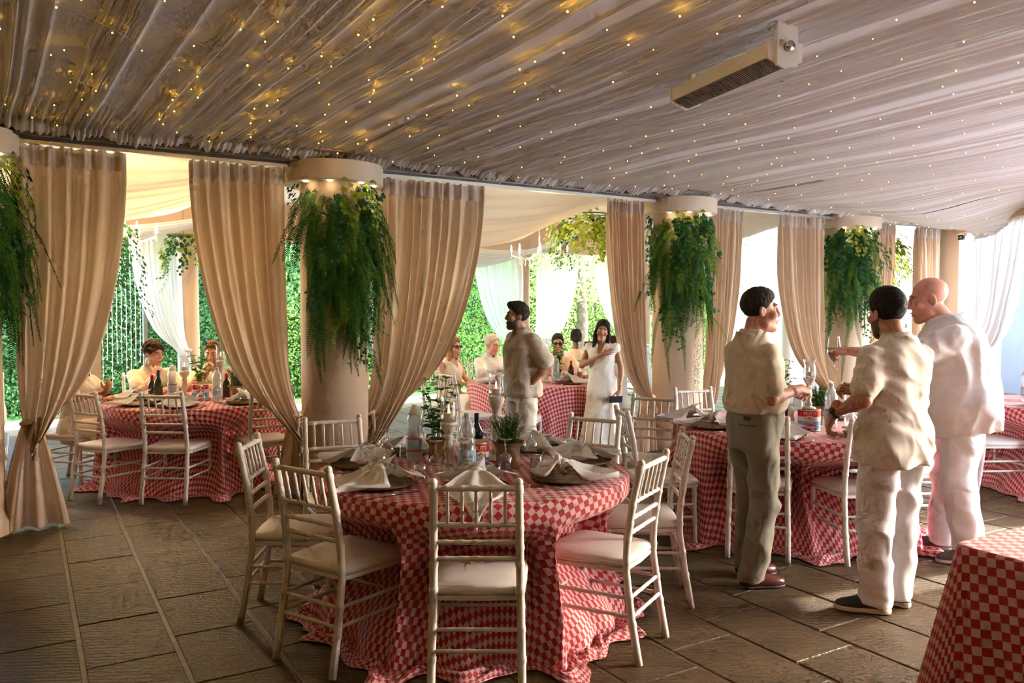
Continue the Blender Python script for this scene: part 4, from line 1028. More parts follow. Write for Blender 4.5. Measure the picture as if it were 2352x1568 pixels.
# far bright table
setting('far', 4.66, 7.18, 'at the bright far table', nap=.4)
place('wred', w_water('red'), (4.74, 7.6, TOPZ), 0, 'water bottle on the bright far table', 'bottle', 'water bottles')
place('ros1', w_rosemary(1), (5.0, 7.65, TOPZ), 3, 'herb pot on the bright far table', 'plant', 'herb pots')
t = thing('drink_can', 'red drink can on the bright far table', 'can', (4.8, 7.37, TOPZ))
b = capped(); b.lathe([(.026, 0), (.032, .008), (.032, .105), (.026, .118)], 20); b.build('can_body', M_RED, t); b = capped(); b.lathe([(.0262, .117), (.027, .121), (.001, .1205)], 20); b.build('can_lid', M_STEEL, t)
# ================================================================== hanging greenery
M_FERN = [cloth_mat('fern_dark', (.028, .085, .018), .3, 0, .25), cloth_mat('fern_mid', (.055, .14, .025), .35, 0, .25), cloth_mat('fern_lime', (.15, .26, .04), .4, 0, .2)]
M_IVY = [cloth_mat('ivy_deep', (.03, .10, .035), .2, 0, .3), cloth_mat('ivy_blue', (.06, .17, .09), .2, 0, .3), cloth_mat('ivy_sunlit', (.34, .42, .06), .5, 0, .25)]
M_SILV = cloth_mat('silver_leaf', (.38, .46, .40), .2, 0, .2); M_STEMG = mat('green_stem', (.10, .16, .04), .6, var=.2, vscale=30)
M_HEATHER = cloth_mat('dried_heather', (.24, .22, .08), .2, 0, .3)
def frond_mesh(L, wmax, m, seed, curl=.12):
    r = random.Random(seed); b = MB(); pts = []; n = 16
    for i in range(n + 1):
        t = i / n; pts.append(Vector((curl * math.sin(min(1, t * 1.6) * PI * .5) - .25 * curl * t, .03 * math.sin(t * 3 + seed), -L * t * (1 if t > .15 else .6 + .4 * t / .15))))
    b.tube(pts, [.0025 * (1 - .7 * i / n) + .0006 for i in range(n + 1)], 4, False)
    k = int(L / .0135)
    for j in range(2, k):
        t = j / k; f = t * n; i = min(n - 1, int(f)); c = pts[i].lerp(pts[i + 1], f - i); w_ = wmax * math.sin(PI * (.10 + .88 * t)) ** .55 * (1 - .35 * t)
        for s in (-1, 1):
            d = Vector((r.uniform(-.35, .15), s, -.42 + r.uniform(-.12, .12))).normalized(); up = Vector((1, 0, .2)); wd = .0042; e = c + d * w_ * r.uniform(.85, 1.05)
            m2 = c.lerp(e, .45); o = Vector((0, 0, wd))
            b.add([c - o * .5, m2 - o, e + Vector((-.004, 0, -.003)), m2 + o, c + o * .5], [(0, 1, 2, 3, 4)])
    return b.mesh('fern_frond', m)
IVY_SH = [(0, 0), (.32, -.12), (.55, .18), (.36, .34), (.52, .72), (.20, .66), (0, 1.08), (-.20, .66), (-.52, .72), (-.36, .34), (-.55, .18), (-.32, -.12)]
def ivy_leaf(b, c, d, up, S):
    d = d.normalized(); sd_ = d.cross(up); sd_ = sd_.normalized() if sd_.length > 1e-4 else d.orthogonal().normalized(); nn = sd_.cross(d)
    V = [c + d * S * .38 + nn * S * .06] + [c + sd_ * x * S + d * y * S - nn * abs(x) * S * .15 for x, y in IVY_SH]
    b.add(V, [(0, 1 + k, 1 + (k + 1) % 12) for k in range(12)])
def vine_mesh(L, nl, S, m, seed, spread=.05):
    r = random.Random(seed); b = MB(); n = 12; pts = [Vector((.04 + .03 * math.sin(i * .9 + seed), .05 * math.sin(i * .6 + seed * 2) * i / n, -L * i / n)) for i in range(n + 1)]
    b.tube(pts, .0018, 4, False)
    for k in range(nl):
        f = (k + r.random()) / nl * n; i = min(n - 1, int(f)); c = pts[i].lerp(pts[i + 1], f - i); a = r.uniform(-1.7, 1.7)
        c2 = c + Vector((.3 + math.cos(a) * .7, math.sin(a), r.uniform(-.3, .3))) * spread * r.uniform(.4, 1.3); d = Vector((.25, math.sin(a) * .8, -1 + r.uniform(-.2, .5)))
        ivy_leaf(b, c2, d, Vector((1, r.uniform(-.4, .4), r.uniform(.2, .7))), S * r.uniform(.65, 1.2) * (1 - .35 * f / n))
    return b.mesh('ivy_vine', m)
def strand_mesh(L, m, seed, n=7):
    r = random.Random(seed); b = MB()
    for k in range(n):
        y = r.uniform(-.05, .05); l = L * r.uniform(.7, 1); b.tube([(.06 * math.sin(q * 1.4), y * (1 + .3 * q), -l * q) for q in (0, .2, .4, .6, .8, 1)], [.003, .005, .006, .0065, .005, .002], 5, False)
    return b.mesh('trailing_strands', m)
def spray_mesh(L, m, seed, n=420, wd=.07, S=.013):
    r = random.Random(seed); b = MB(); b.tube([(.04, 0, -L * q) for q in (0, .5, 1)], .002, 4, False)
    for k in range(n):
        t = r.random(); c = Vector((.04 + r.gauss(0, .025), r.gauss(0, wd * .45 * (1 - .5 * t)), -L * t)); d = Vector((r.uniform(-.2, 1), r.uniform(-1, 1), r.uniform(-1, .6))).normalized(); s_ = d.orthogonal().normalized() * S * .4; l = S * r.uniform(.7, 1.8)
        b.add([c, c + d * l * .5 + s_, c + d * l, c + d * l * .5 - s_], [(0, 1, 2, 3)])
    return b.mesh('leaf_spray', m)
FR = [frond_mesh(L, w_, M_FERN[k], i, cu) for i, (L, w_, k, cu) in enumerate([(.62, .072, 0, .13), (.78, .066, 0, .11), (.50, .076, 1, .16), (.85, .06, 1, .09), (.42, .08, 2, .18), (.66, .05, 2, .10), (.95, .05, 1, .08)])]
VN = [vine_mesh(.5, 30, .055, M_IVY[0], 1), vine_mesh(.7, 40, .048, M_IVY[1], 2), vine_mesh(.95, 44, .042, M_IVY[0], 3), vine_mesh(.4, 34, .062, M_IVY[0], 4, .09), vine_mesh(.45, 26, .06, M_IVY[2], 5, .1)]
STR = strand_mesh(.85, M_FERN[2], 1); SPR = [spray_mesh(.62, M_SILV, 1), spray_mesh(.45, M_HEATHER, 2, 500, .08, .009)]
def garland(center, ang, label, seed, n_f, n_v, spanA=1.15, zlo=1.75, dens=1.0, shift=0., silver=0., strands=.25):
    r = random.Random(seed); t = thing('hanging_fern_garland', label, 'plant', (center.x, center.y, 0), ang + shift, 'greenery hung on the columns')
    def put(name, me, a, z, rad, tilt=0, sc=1):
        o = obj(name, me, t, (rad * math.cos(a), rad * math.sin(a), z)); o.rotation_euler = (r.uniform(-.14, .14), tilt, a); o.scale = (sc, sc * r.choice((-1, 1)), sc); return o
    for k in range(n_f):
        q = k / n_f; z = 2.67 - (2.67 - zlo) * q ** 1.15 * r.uniform(.35, 1.0); a = r.uniform(-spanA, spanA) * (1 - .4 * q)
        me = r.choices(FR, (5, 5, 4, 4, 2, 3, 3) if seed < 13 else (2, 2, 4, 4, 5, 6, 3))[0]  # lime-heavy mix on the far columns puts their brighter light into leaf colour
        put('fern_frond', me, a, z, .305 + r.uniform(0, .05), r.uniform(-.22, .08) - (.35 if r.random() < .12 else 0), r.uniform(.8, 1.1))
    for k in range(n_v):
        z = 2.68 - r.random() ** 1.3 * .75; a = r.gauss(.15, .5); put('ivy_vine', r.choice(VN[:4]), a, z, .33 + r.uniform(0, .06), r.uniform(-.1, .05), r.uniform(.8, 1.15))
    for k in range(4): put('ivy_vine', VN[4] if k % 2 else VN[3], (-1.35, .35, .6, .1)[k], 2.69, .34, -.1, (.5, .9, .9, .9)[k])
    for k in range(int(7 * strands * 4)): put('trailing_strands', STR, r.gauss(strands, .45), 2.45 - r.random() * .5, .34, 0, r.uniform(.7, 1.05))
    for k in range(int(silver * 8)): put('silver_spray', SPR[0], .45 + r.gauss(.1, .16), 2.55 - .16 * k * r.random() - .05 * k, .35, 0, r.uniform(.8, 1.1))
    for k in range(3): put('heather_spray', SPR[1], r.gauss(-.1, .3), 2.2 - .2 * k, .33, 0, 1)
    return t
def todir(p): return math.atan2(-p.y, -p.x)
for k, lab, seed, nf, nv, sp, zl, sh, sv_, st in (('c1', 'fern garland cut by the picture edge', 11, 95, 8, 1.5, 1.6, .9, .2, .2), ('c2', 'largest dark green fern and ivy garland, on the column behind the foreground table', 12, 135, 12, 1.15, 1.5, .32, .6, .3),
        ('c3', 'fern garland with silvery foliage beside the woman in the white dress', 13, 92, 20, 1.15, 1.5, .08, 1.0, .5), ('c4', 'fern and heather garland above the raised beer glass', 14, 62, 26, 1.15, 1.55, .15, .6, .3)):
    p = COLN[k].location; garland(p, todir(p), lab, seed, nf, nv, sp, zl, 1, sh, sv_, st)
# ------------------------------------------------------------------ chandeliers with ivy
M_CRY = glass_mat('crystal', (.98, .98, 1), .3, .05)
M_CANDLE = emit_mat('chandelier_bulb', (1, .70, .34), 25)
def chandelier(label, p, R, energy):
    t = thing('chandelier', label, 'chandelier', p, 0, 'crystal chandeliers'); r = random.Random(int(R * 100))
    b = MB(); b.lathe([(.004, .0), (.03, .03), (.015, .08), (.035, .13), (.012, .2), (.006, .35), (.006, .75)], 12); b.build('stem', M_CRY, t)
    for k in range(8):
        a = TAU * k / 8; b = MB(); b.tube([(.02 * math.cos(a), .02 * math.sin(a), .1), (R * .5 * math.cos(a), R * .5 * math.sin(a), .02), (R * math.cos(a), R * math.sin(a), .08), (R * math.cos(a), R * math.sin(a), .13)], .006, 6); b.lathe([(.001, .125), (.03, .135), (.012, .14)], 10, (R * math.cos(a), R * math.sin(a), 0)); ar = b.build('arm', M_CRY, t)
        b = MB(); b.lathe([(.007, .14), (.009, .15), (.009, .19), (.001, .215)], 8, (R * math.cos(a), R * math.sin(a), 0)); b.build('bulb', M_CANDLE, ar)
        for q in (.2, .35, .5, .7, .85, 1.0):
            b = MB(); x, y = R * q * math.cos(a), R * q * math.sin(a); z0 = .03 if q < 1 else .12
            for j in range(4): b.ball((x, y, z0 - .022 * j), .007 if j < 3 else .011, 6, 4)
            b.build('crystal_drop', M_CRY, ar)
    li = bpy.data.lights.new('chandelier_light', 'POINT'); li.energy = energy; li.color = (1, .66, .30); li.shadow_soft_size = .15; lo = bpy.data.objects.new('chandelier_light', li); LK(lo); lo.parent = t; lo.location = (0, 0, .3)
    return t
CH = [(W(1.31, 9.3, 2.28), .32, 170, 'crystal chandelier with ivy in the bay of the seated diners'), (W(6.1, 8.75, 2.22), .36, 40, 'crystal chandelier beside the sunlit ivy in the middle bay')]
for p, R, e, lb in CH: chandelier(lb, p, R, e)
def ivy_bunch(label, p, nv, seed, sun, rad=.3, L=1.0):
    t = thing('ivy_bunch', label, 'plant', p, 0, 'ivy bunches under the veranda roof'); r = random.Random(seed)
    for k in range(nv):
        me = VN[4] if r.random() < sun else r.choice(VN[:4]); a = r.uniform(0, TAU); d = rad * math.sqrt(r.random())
        o = obj('ivy_vine', me, t, (d * math.cos(a), d * math.sin(a), r.uniform(-.12, .06))); o.rotation_euler = (r.uniform(-.4, .4), r.uniform(-.5, .1), a); o.scale = (L * r.uniform(.9, 1.5),) * 3
    b = MB(); b.tube([(rad * math.cos(TAU * k / 16), rad * math.sin(TAU * k / 16), .02) for k in range(17)], .008, 5, False); b.tube([(0, 0, .0), (0, 0, 3.12 - p.z)], .004, 5); b.tube([(-rad, 0, .02), (rad, 0, .02)], .006, 5); b.build('hoop', M_STEMG, t)
    return t
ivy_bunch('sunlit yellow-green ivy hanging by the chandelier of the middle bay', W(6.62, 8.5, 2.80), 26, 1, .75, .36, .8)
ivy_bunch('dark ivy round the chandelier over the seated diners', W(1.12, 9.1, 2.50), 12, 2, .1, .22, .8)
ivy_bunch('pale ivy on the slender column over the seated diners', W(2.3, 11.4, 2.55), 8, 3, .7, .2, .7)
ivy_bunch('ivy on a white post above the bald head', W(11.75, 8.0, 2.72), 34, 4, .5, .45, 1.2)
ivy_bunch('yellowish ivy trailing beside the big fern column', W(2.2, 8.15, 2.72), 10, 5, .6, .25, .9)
# ------------------------------------------------------------------ patio heater and cameras
A = Vector((1.03, 4.95, 0)); B = Vector((1.33, 4.10, 0)); d = (B - A); L = d.length
t = thing('patio_heater', 'white infrared heater hung under the voile ceiling', 'heater', (A.x, A.y, 2.80), math.atan2(d.y, d.x))
M_HWHITE = mat('heater_white', (.80, .78, .74), .4, var=.02, vscale=10); M_GRILL = mat('heater_grille', (.30, .28, .27), .3, metal=.6, var=.1, vscale=30)
b = MB(); b.add([(0, -.10, .11), (0, .10, .11), (0, .095, .04), (0, -.095, .04), (L, -.10, .11), (L, .10, .11), (L, .095, .04), (L, -.095, .04)], [(0, 1, 2, 3), (7, 6, 5, 4), (0, 4, 5, 1), (1, 5, 6, 2), (3, 7, 4, 0), (2, 6, 7, 3)]); b.build('housing', M_HWHITE, t, False)
for y0, y1, z0, z1 in ((-.09, -.005, .035, .0), (.005, .09, .0, .035)):
    b = MB()
    for k in range(56):
        x = .015 + (L - .03) * k / 55; b.add([(x, y0, z0), (x + .008, y0, z0), (x + .008, y1, z1), (x, y1, z1), (x, y0, z0 + .006), (x + .008, y0, z0 + .006), (x + .008, y1, z1 + .006), (x, y1, z1 + .006)], [(0, 3, 2, 1), (4, 5, 6, 7), (0, 1, 5, 4), (2, 3, 7, 6), (1, 2, 6, 5), (0, 4, 7, 3)])
    o = b.build('louvre', M_GRILL, t, False); o['kind'] = 'stuff'
b = MB(); b.box((.01, -.09, .036), (L - .01, .09, .042)); b.build('reflector', mat('heater_reflector', (.45, .42, .40), .3, metal=.7, var=.05, vscale=20), t, False)
for x in (-.012, L):
    b = MB(); b.add([(x, -.105, .12), (x, .105, .12), (x, .1, .03), (x, 0, -.012), (x, -.1, .03), (x + .012, -.105, .12), (x + .012, .105, .12), (x + .012, .1, .03), (x + .012, 0, -.012), (x + .012, -.1, .03)], [(0, 1, 2, 3, 4), (9, 8, 7, 6, 5)] + [(i, (i + 1) % 5 + 0, (i + 1) % 5 + 5, i + 5) for i in range(5)]); b.build('end_cap', M_HWHITE, t, False)
b = MB(); b.box((L + .012, -.06, .0), (L + .03, .06, .30)); b.build('bracket', M_HWHITE, t, False)
b = MB(); b.box((.1, -.05, .11), (.14, .05, .42)); b.build('hanger', M_HWHITE, t, False)
b = MB(); b.tube([(L + .03, 0, .09), (L + .055, 0, .09)], .024, 14); b.build('pivot_knob', M_STEEL, t)
for x, Y, yaw, lb in ((6.66, 12.2, -2.6, 'white bullet security camera at the drape edge, facing the hall'), (7.0, 12.15, -1.2, 'white bullet security camera nearer the sheer, dark lens turned aside')):
    t = thing('security_camera', lb, 'camera', (x, Y, 2.66), yaw)
    M_CAMB = mat('camera_black', (.02, .025, .035), .25, var=.05, vscale=20)
    b = capped(); b.tube([(-.13, 0, 0), (-.12, 0, 0), (.09, 0, 0)], [.03, .042, .042], 18); b.build('camera_body', M_HWHITE, t)
    b = MB(); b.box((.085, -.042, -.038), (.12, .042, .036)); f_ = b.build('lens_hood', M_CAMB, t, False); b = MB(); b.tube([(.119, 0, 0), (.124, 0, 0)], .02, 14); b.build('lens', mat('camera_lens', (.25, .3, .38), .1, var=.05, vscale=10), f_)
    b = MB(); b.lathe([(.001, .11), (.055, .11), (.055, .09), (.02, .075), (.014, .03), (.012, 0)], 18, (-.06, 0, 0)); b.build('mount', M_HWHITE, t)
# ------------------------------------------------------------------ garden
M_LEAFG = [cloth_mat('hedge_bright', (.30, .50, .16), .5, 0, .35), cloth_mat('hedge_dark', (.16, .32, .12), .45, 0, .35), cloth_mat('tree_lime', (.42, .58, .20), .5, 0, .3)]
def leaves(n, P, S, seed):
    r = np.random.default_rng(seed); d = r.normal(size=(n, 3)); d /= np.linalg.norm(d, axis=1, keepdims=True); e = np.cross(d, r.normal(size=(n, 3))); e /= np.linalg.norm(e, axis=1, keepdims=True)
    L = S * r.uniform(.6, 1.4, (n, 1)); w_ = L * .32
    V = np.stack([P, P + d * L * .5 + e * w_, P + d * L, P + d * L * .5 - e * w_], 1).reshape(-1, 3); F = np.arange(n * 4).reshape(n, 4); return V, F
def hedge(label, s0, s1, v, H, n, m, seed, S=.09, th=.55, base=None):
    r = np.random.default_rng(seed); s = r.uniform(s0, s1, n); z = H * r.random(n) ** .85; bump = .35 * noise1(s, seed, 4, 1.6) + .25 * noise1(z * 1.0 + s * .5, seed + 1, 4, 2.2)
    top = H * (1 + .08 * noise1(s, seed + 2, 4, 1.2)); z = z / H * top
    vv = v - bump * .6 + th * r.random(n) ** 2
    P = np.stack([s * UX - vv * UY, s * UY + vv * UX, z - .1], -1); V, F = leaves(n, P, S, seed + 5)
    t = thing('hedge', label, 'hedge', W((s0 + s1) / 2, v)); o0 = np.array(t.location)
    o = obj('foliage', mkmesh('foliage', V - o0, F, m, False), t); o['kind'] = 'stuff'
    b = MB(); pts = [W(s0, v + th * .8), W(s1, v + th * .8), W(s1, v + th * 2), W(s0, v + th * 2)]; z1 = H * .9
    b.add([(*(p - t.location)[:2], -.1) for p in pts] + [(*(p - t.location)[:2], z1) for p in pts], [(0, 1, 5, 4), (1, 2, 6, 5), (2, 3, 7, 6), (3, 0, 4, 7), (4, 5, 6, 7)]); b.build('dark_backing', mat('hedge_inside', (.03, .07, .02), .9, var=.4, vscale=8), t, False)  # solid dark box added behind the leaves so nothing shows through
    return t
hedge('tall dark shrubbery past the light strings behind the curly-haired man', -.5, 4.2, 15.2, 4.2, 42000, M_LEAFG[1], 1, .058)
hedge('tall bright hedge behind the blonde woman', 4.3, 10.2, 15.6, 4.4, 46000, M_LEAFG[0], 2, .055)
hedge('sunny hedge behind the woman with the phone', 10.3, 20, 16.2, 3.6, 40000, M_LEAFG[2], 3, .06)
def ghedge(label, A, B, H, n, m, seed):
    A = Vector((*A, 0)); B = Vector((*B, 0)); r = np.random.default_rng(seed); q = r.random((n, 1)); z = H * r.random(n); d = np.array(B - A); P = np.array(A) + d * q + np.concatenate([r.normal(0, .25, (n, 2)), z[:, None]], 1); V, F = leaves(n, P, .1, seed)
    t = thing('hedge', label, 'hedge', A); o = obj('foliage', mkmesh('foliage', V - np.array(A), F, m, False), t); o['kind'] = 'stuff'; return t
ghedge('low clipped hedge beyond the swept-back sunlit sheer', (10.6, 16.9), (11.2, 13.2), 1.9, 16000, cloth_mat('hedge_deep', (.05, .11, .03), .3, 0, .3), 9)
def tree(label, s, v, H, n, m, seed):
    p = W(s, v, -.1); t = thing('tree', label, 'tree', p); b = MB(); b.tube([(0, 0, 0), (.05, 0, H * .3), (-.05, .05, H * .6), (0, 0, H * .8)], [.16, .13, .1, .05], 10); b.build('trunk', mat('bark', (.16, .12, .08), .9, var=.4, vscale=12, bump=.6, bscale=30), t)
    r = np.random.default_rng(seed); c = r.normal(size=(n, 3)); c /= np.linalg.norm(c, axis=1, keepdims=True); c *= r.random((n, 1)) ** .4; P = c * np.array([1.7, 1.7, H * .36]) + np.array([0, 0, H * .68]); P += .3 * np.sin(P[:, [1, 2, 0]] * 3)
    V, F = leaves(n, P, .085, seed + 1); o = obj('crown', mkmesh('crown', V, F, m, False), t); o['kind'] = 'stuff'; return t
tree('tree with a pale trunk behind the blonde woman', 5.4, 14.6, 5.5, 9000, M_LEAFG[1], 1)
tree('airy tree on the lawn behind the white dress', 11.6, 15.0, 5, 9000, M_LEAFG[2], 2)
tree('tree on the lawn seen past the khaki man\'s face', 15.5, 13.5, 4.6, 5000, M_LEAFG[0], 3)
M_BULB2 = emit_mat('string_bulb', (1, .86, .6), 12)
for k in range(9):
    s = 1.42 + .058 * k; p = W(s, 12.2, 2.5); t = thing('light_string', 'thin vertical light string in front of the dark shrubbery', 'string lights', p, 0, 'light strings at the garden opening'); r = random.Random(k); b = MB(); L = r.uniform(1.5, 1.95)
    for j in range(18): b.ball((r.uniform(-.012, .012), r.uniform(-.012, .012), -L * j / 17), .008, 6, 4)
    o = b.build('bulbs', M_BULB2, t); o['kind'] = 'stuff'; b = MB(); b.tube([(0, 0, .1), (.008, 0, -L * .5), (0, 0, -L)], .0045, 4); b.build('wire', M_WHITE, t)
# ================================================================== people
def snet(F, xs, ys, zs):
    """surface of the field's zero level (one vertex per crossed cell)"""
    s = F < 0; nx, ny, nz = F.shape
    c = np.zeros((nx - 1, ny - 1, nz - 1), np.int8)
    for a in (0, 1):
        for b in (0, 1):
            for d in (0, 1): c += s[a:nx - 1 + a, b:ny - 1 + b, d:nz - 1 + d]
    act = (c > 0) & (c < 8); I, J, K = np.nonzero(act); n = len(I); idx = np.full(act.shape, -1, np.int64); idx[act] = np.arange(n)
    P = np.zeros((n, 3)); Wt = np.zeros(n); ax = (xs, ys, zs)
    for dim in range(3):
        o1, o2 = [k for k in range(3) if k != dim]
        for p in (0, 1):
            for q in (0, 1):
                A = [I.copy(), J.copy(), K.copy()]; A[o1] += p; A[o2] += q; B = [x.copy() for x in A]; B[dim] += 1
                fa = F[tuple(A)]; fb = F[tuple(B)]; m = (fa < 0) != (fb < 0); t = fa[m] / (fa[m] - fb[m])
                for k in range(3):
                    if k == dim: P[m, k] += ax[k][A[k][m]] * (1 - t) + ax[k][B[k][m]] * t
                    else: P[m, k] += ax[k][A[k][m]]
                Wt[m] += 1
    P /= Wt[:, None]; faces = []
    for dim in range(3):
        o1, o2 = [(1, 2), (2, 0), (0, 1)][dim]
        sl0 = [slice(None)] * 3; sl1 = [slice(None)] * 3; sl0[dim] = slice(0, -1); sl1[dim] = slice(1, None)
        for o in (o1, o2): sl0[o] = slice(1, -1); sl1[o] = slice(1, -1)
        a = s[tuple(sl0)]; b = s[tuple(sl1)]; E = np.array(np.nonzero(a != b)); flip = a[tuple(E)]
        base = E.copy(); base[o1] += 1; base[o2] += 1
        def cell(d1, d2):
            q = base.copy(); q[o1] += d1; q[o2] += d2; return idx[tuple(q)]
        q = np.stack([cell(-1, -1), cell(0, -1), cell(0, 0), cell(-1, 0)], 1); q[~flip] = q[~flip][:, ::-1]; faces.append(q)
    Fc = np.concatenate(faces); Fc = Fc[(Fc >= 0).all(1)]
    return P, Fc
class Fld:
    def __init__(s, lo, hi, step, fine=None):
        """fine = (lo, hi, step): finer spacing inside that box's ranges"""
        s.ax = []
        for k in range(3):
            if fine is None: a = np.arange(lo[k], hi[k] + step, step)
            else:
                fl, fh, fs = fine; f0, f1 = fl[k], fh[k]
                a = np.concatenate([np.arange(lo[k], f0, step), np.arange(f0, f1, fs), np.arange(f1, hi[k] + step, step)]); a = a[np.concatenate([[True], np.diff(a) > 1e-5])]
            s.ax.append(a)
        s.F = np.full([len(a) for a in s.ax], 1.0)
    def region(s, lo, hi):
        sl = []
        for k in range(3):
            i0 = max(0, np.searchsorted(s.ax[k], lo[k]) - 1); i1 = min(len(s.ax[k]), np.searchsorted(s.ax[k], hi[k]) + 1)
            if i1 <= i0: return None
            sl.append(slice(i0, i1))
        X, Y, Z = np.meshgrid(*[s.ax[k][sl[k]] for k in range(3)], indexing='ij'); return tuple(sl), np.stack([X, Y, Z], -1)
    def comb(s, sl, d, k, op):
        a = s.F[sl]
        if op == 'u':
            h = np.clip(.5 + .5 * (a - d) / k, 0, 1); s.F[sl] = a * (1 - h) + d * h - k * h * (1 - h)
        elif op == 's':
            d = -d; h = np.clip(.5 - .5 * (a - d) / k, 0, 1); s.F[sl] = a * (1 - h) + d * h + k * h * (1 - h)
    def rc(s, a, b, r1, r2, k=.015, op='u'):
        a = np.array(a, float); b = np.array(b, float); m = max(r1, r2) + k * 2
        g = s.region(np.minimum(a, b) - m, np.maximum(a, b) + m)
        if g is None: return
        sl, P = g; ab = b - a; L = max(ab @ ab, 1e-9); t = np.clip(((P - a) @ ab) / L, 0, 1); d = np.linalg.norm(P - a - t[..., None] * ab, axis=-1) - (r1 + (r2 - r1) * t); s.comb(sl, d, k, op)
    def el(s, c, r, R=None, k=.015, op='u'):
        c = np.array(c, float); r = np.array(r, float); m = r.max() + k * 2
        g = s.region(c - m, c + m)
        if g is None: return
        sl, P = g; q = P - c
        if R is not None: q = q @ R
        k0 = np.linalg.norm(q / r, axis=-1); k1 = np.linalg.norm(q / (r * r), axis=-1) + 1e-9; s.comb(sl, k0 * (k0 - 1) / k1, k, op)
    def loft(s, O, Z, X, keys, k=.02, op='u', pw=2.4, fold=None):
        """keys: (height, half width, half depth, depth offset[, lateral offset])"""
        O, Z, X = [np.array(q, float) for q in (O, Z, X)]; Z = Z / np.linalg.norm(Z); X = X - Z * (X @ Z); X /= np.linalg.norm(X); Y = np.cross(Z, X)
        ks = np.array([(*q, 0)[:5] for q in keys], float); m = ks[:, 1:3].max() + abs(ks[:, 3:]).max() + .05; e0 = O + Z * ks[0, 0]; e1 = O + Z * ks[-1, 0]
        g = s.region(np.minimum(e0, e1) - m, np.maximum(e0, e1) + m)
        if g is None: return
        sl, P = g; q = P - O; h = q @ Z; x = q @ X; y = q @ Y; w_ = np.interp(h, ks[:, 0], ks[:, 1]); d_ = np.interp(h, ks[:, 0], ks[:, 2]); x = x - np.interp(h, ks[:, 0], ks[:, 4]); y = y - np.interp(h, ks[:, 0], ks[:, 3])
        rr = (np.abs(x / w_) ** pw + np.abs(y / d_) ** pw) ** (1 / pw); d = (rr - 1) * np.minimum(w_, d_)
        if fold is not None:
            th = np.arctan2(y / d_, x / w_); d = d - fold(th, h)
        d = np.maximum(d, np.maximum(h - ks[-1, 0], ks[0, 0] - h)); s.comb(sl, d, k, op)
    def wrinkle(s, amp, seed, f=28, zr=None, stretch=(1, 1, .55)):
        r = np.random.default_rng(seed); m = np.abs(s.F) < .05
        I = np.nonzero(m); P = np.stack([s.ax[k][I[k]] for k in range(3)], -1); o = np.zeros(len(P))
        for j in range(6):
            d = r.normal(size=3) * np.array(stretch); d /= np.linalg.norm(d); ph = 1.8 * np.sin(P @ (r.normal(size=3) * 9)); o += np.sin(P @ d * f * r.uniform(.6, 1.7) + ph + r.uniform(0, 6)) / (1 + .25 * j)
        o = o / 3; o = 1 - np.abs(o) * 1.6
        if zr is not None: o = o * zr(P)
        s.F[m] -= amp * o
    def cut(s, nrm, off):
        """keep points with nrm.p < off"""
        X, Y, Z = np.meshgrid(*s.ax, indexing='ij', sparse=True); s.F = np.maximum(s.F, nrm[0] * X + nrm[1] * Y + nrm[2] * Z - off)
    def mesh(s): 
        s.F[0] = s.F[-1] = 1; s.F[:, 0] = s.F[:, -1] = 1; s.F[:, :, 0] = s.F[:, :, -1] = 1
        return snet(s.F, *s.ax)
def join(parts):
    V = []; F = []; n = 0
    for v, f in parts:
        if len(v) == 0: continue
        V.append(v); F.append(f + n); n += len(v)
    return np.concatenate(V), np.concatenate(F)
def head_R(yaw, pitch, roll=0):
    return np.array(Matrix.Rotation(yaw, 3, 'Z') @ Matrix.Rotation(pitch, 3, 'X') @ Matrix.Rotation(roll, 3, 'Y'))
def head_prims(f, c, R, sc=1.0, fem=False, wide=1.0):
    T = lambda p: c + R @ (np.array(p) * sc * np.array([wide, 1, 1])); r_ = lambda *q: np.array(q) * sc
    f.el(T((0, -.018, .045)), r_(.074 * wide, .094, .082), R, .02); fw = .9 if fem else 1; f.el(T((0, .028, -.035)), r_(.060 * wide * fw, .066 * (.97 if fem else 1), .085 * (.95 if fem else 1)), R, .03)
    ch = .8 if fem else 1; f.rc(T((-.035 * ch, .02, -.083)), T((0, .068, -.1)), .03 * sc * ch, .024 * sc * ch, .02); f.rc(T((.035 * ch, .02, -.083)), T((0, .068, -.1)), .03 * sc * ch, .024 * sc * ch, .02)
    f.rc(T((-.034, .076, .037)), T((.034, .076, .037)), .0105 * sc, .0105 * sc, .014)
    for s in (-1, 1):
        f.el(T((s * .032, .094, .014)), r_(.017, .012, .010), R, .008, 's'); f.el(T((s * .042, .064, -.022)), r_(.024, .026, .024), R, .016)
        f.el(T((s * .074, -.006, -.002)), r_(.009, .022, .033), R @ head_R(s * .35, 0), .006); f.el(T((s * .082, .004, 0)), r_(.005, .011, .018), R, .005, 's')
    f.rc(T((0, .088, .028)), T((0, .1085 if not fem else .104, -.023)), .0085 * sc, (.0105 if fem else .0125) * sc, .008)
    for s in (-1, 1): f.el(T((s * .012, .098, -.029)), r_(.010, .011, .008), R, .006)
    f.el(T((0, .088, -.060)), r_(.026, .014, .008), R, .006); f.el(T((0, .086, -.072)), r_(.022, .013, .008), R, .006)
    f.el(T((0, .104, -.066)), r_(.024, .008, .0022), R, .003, 's')
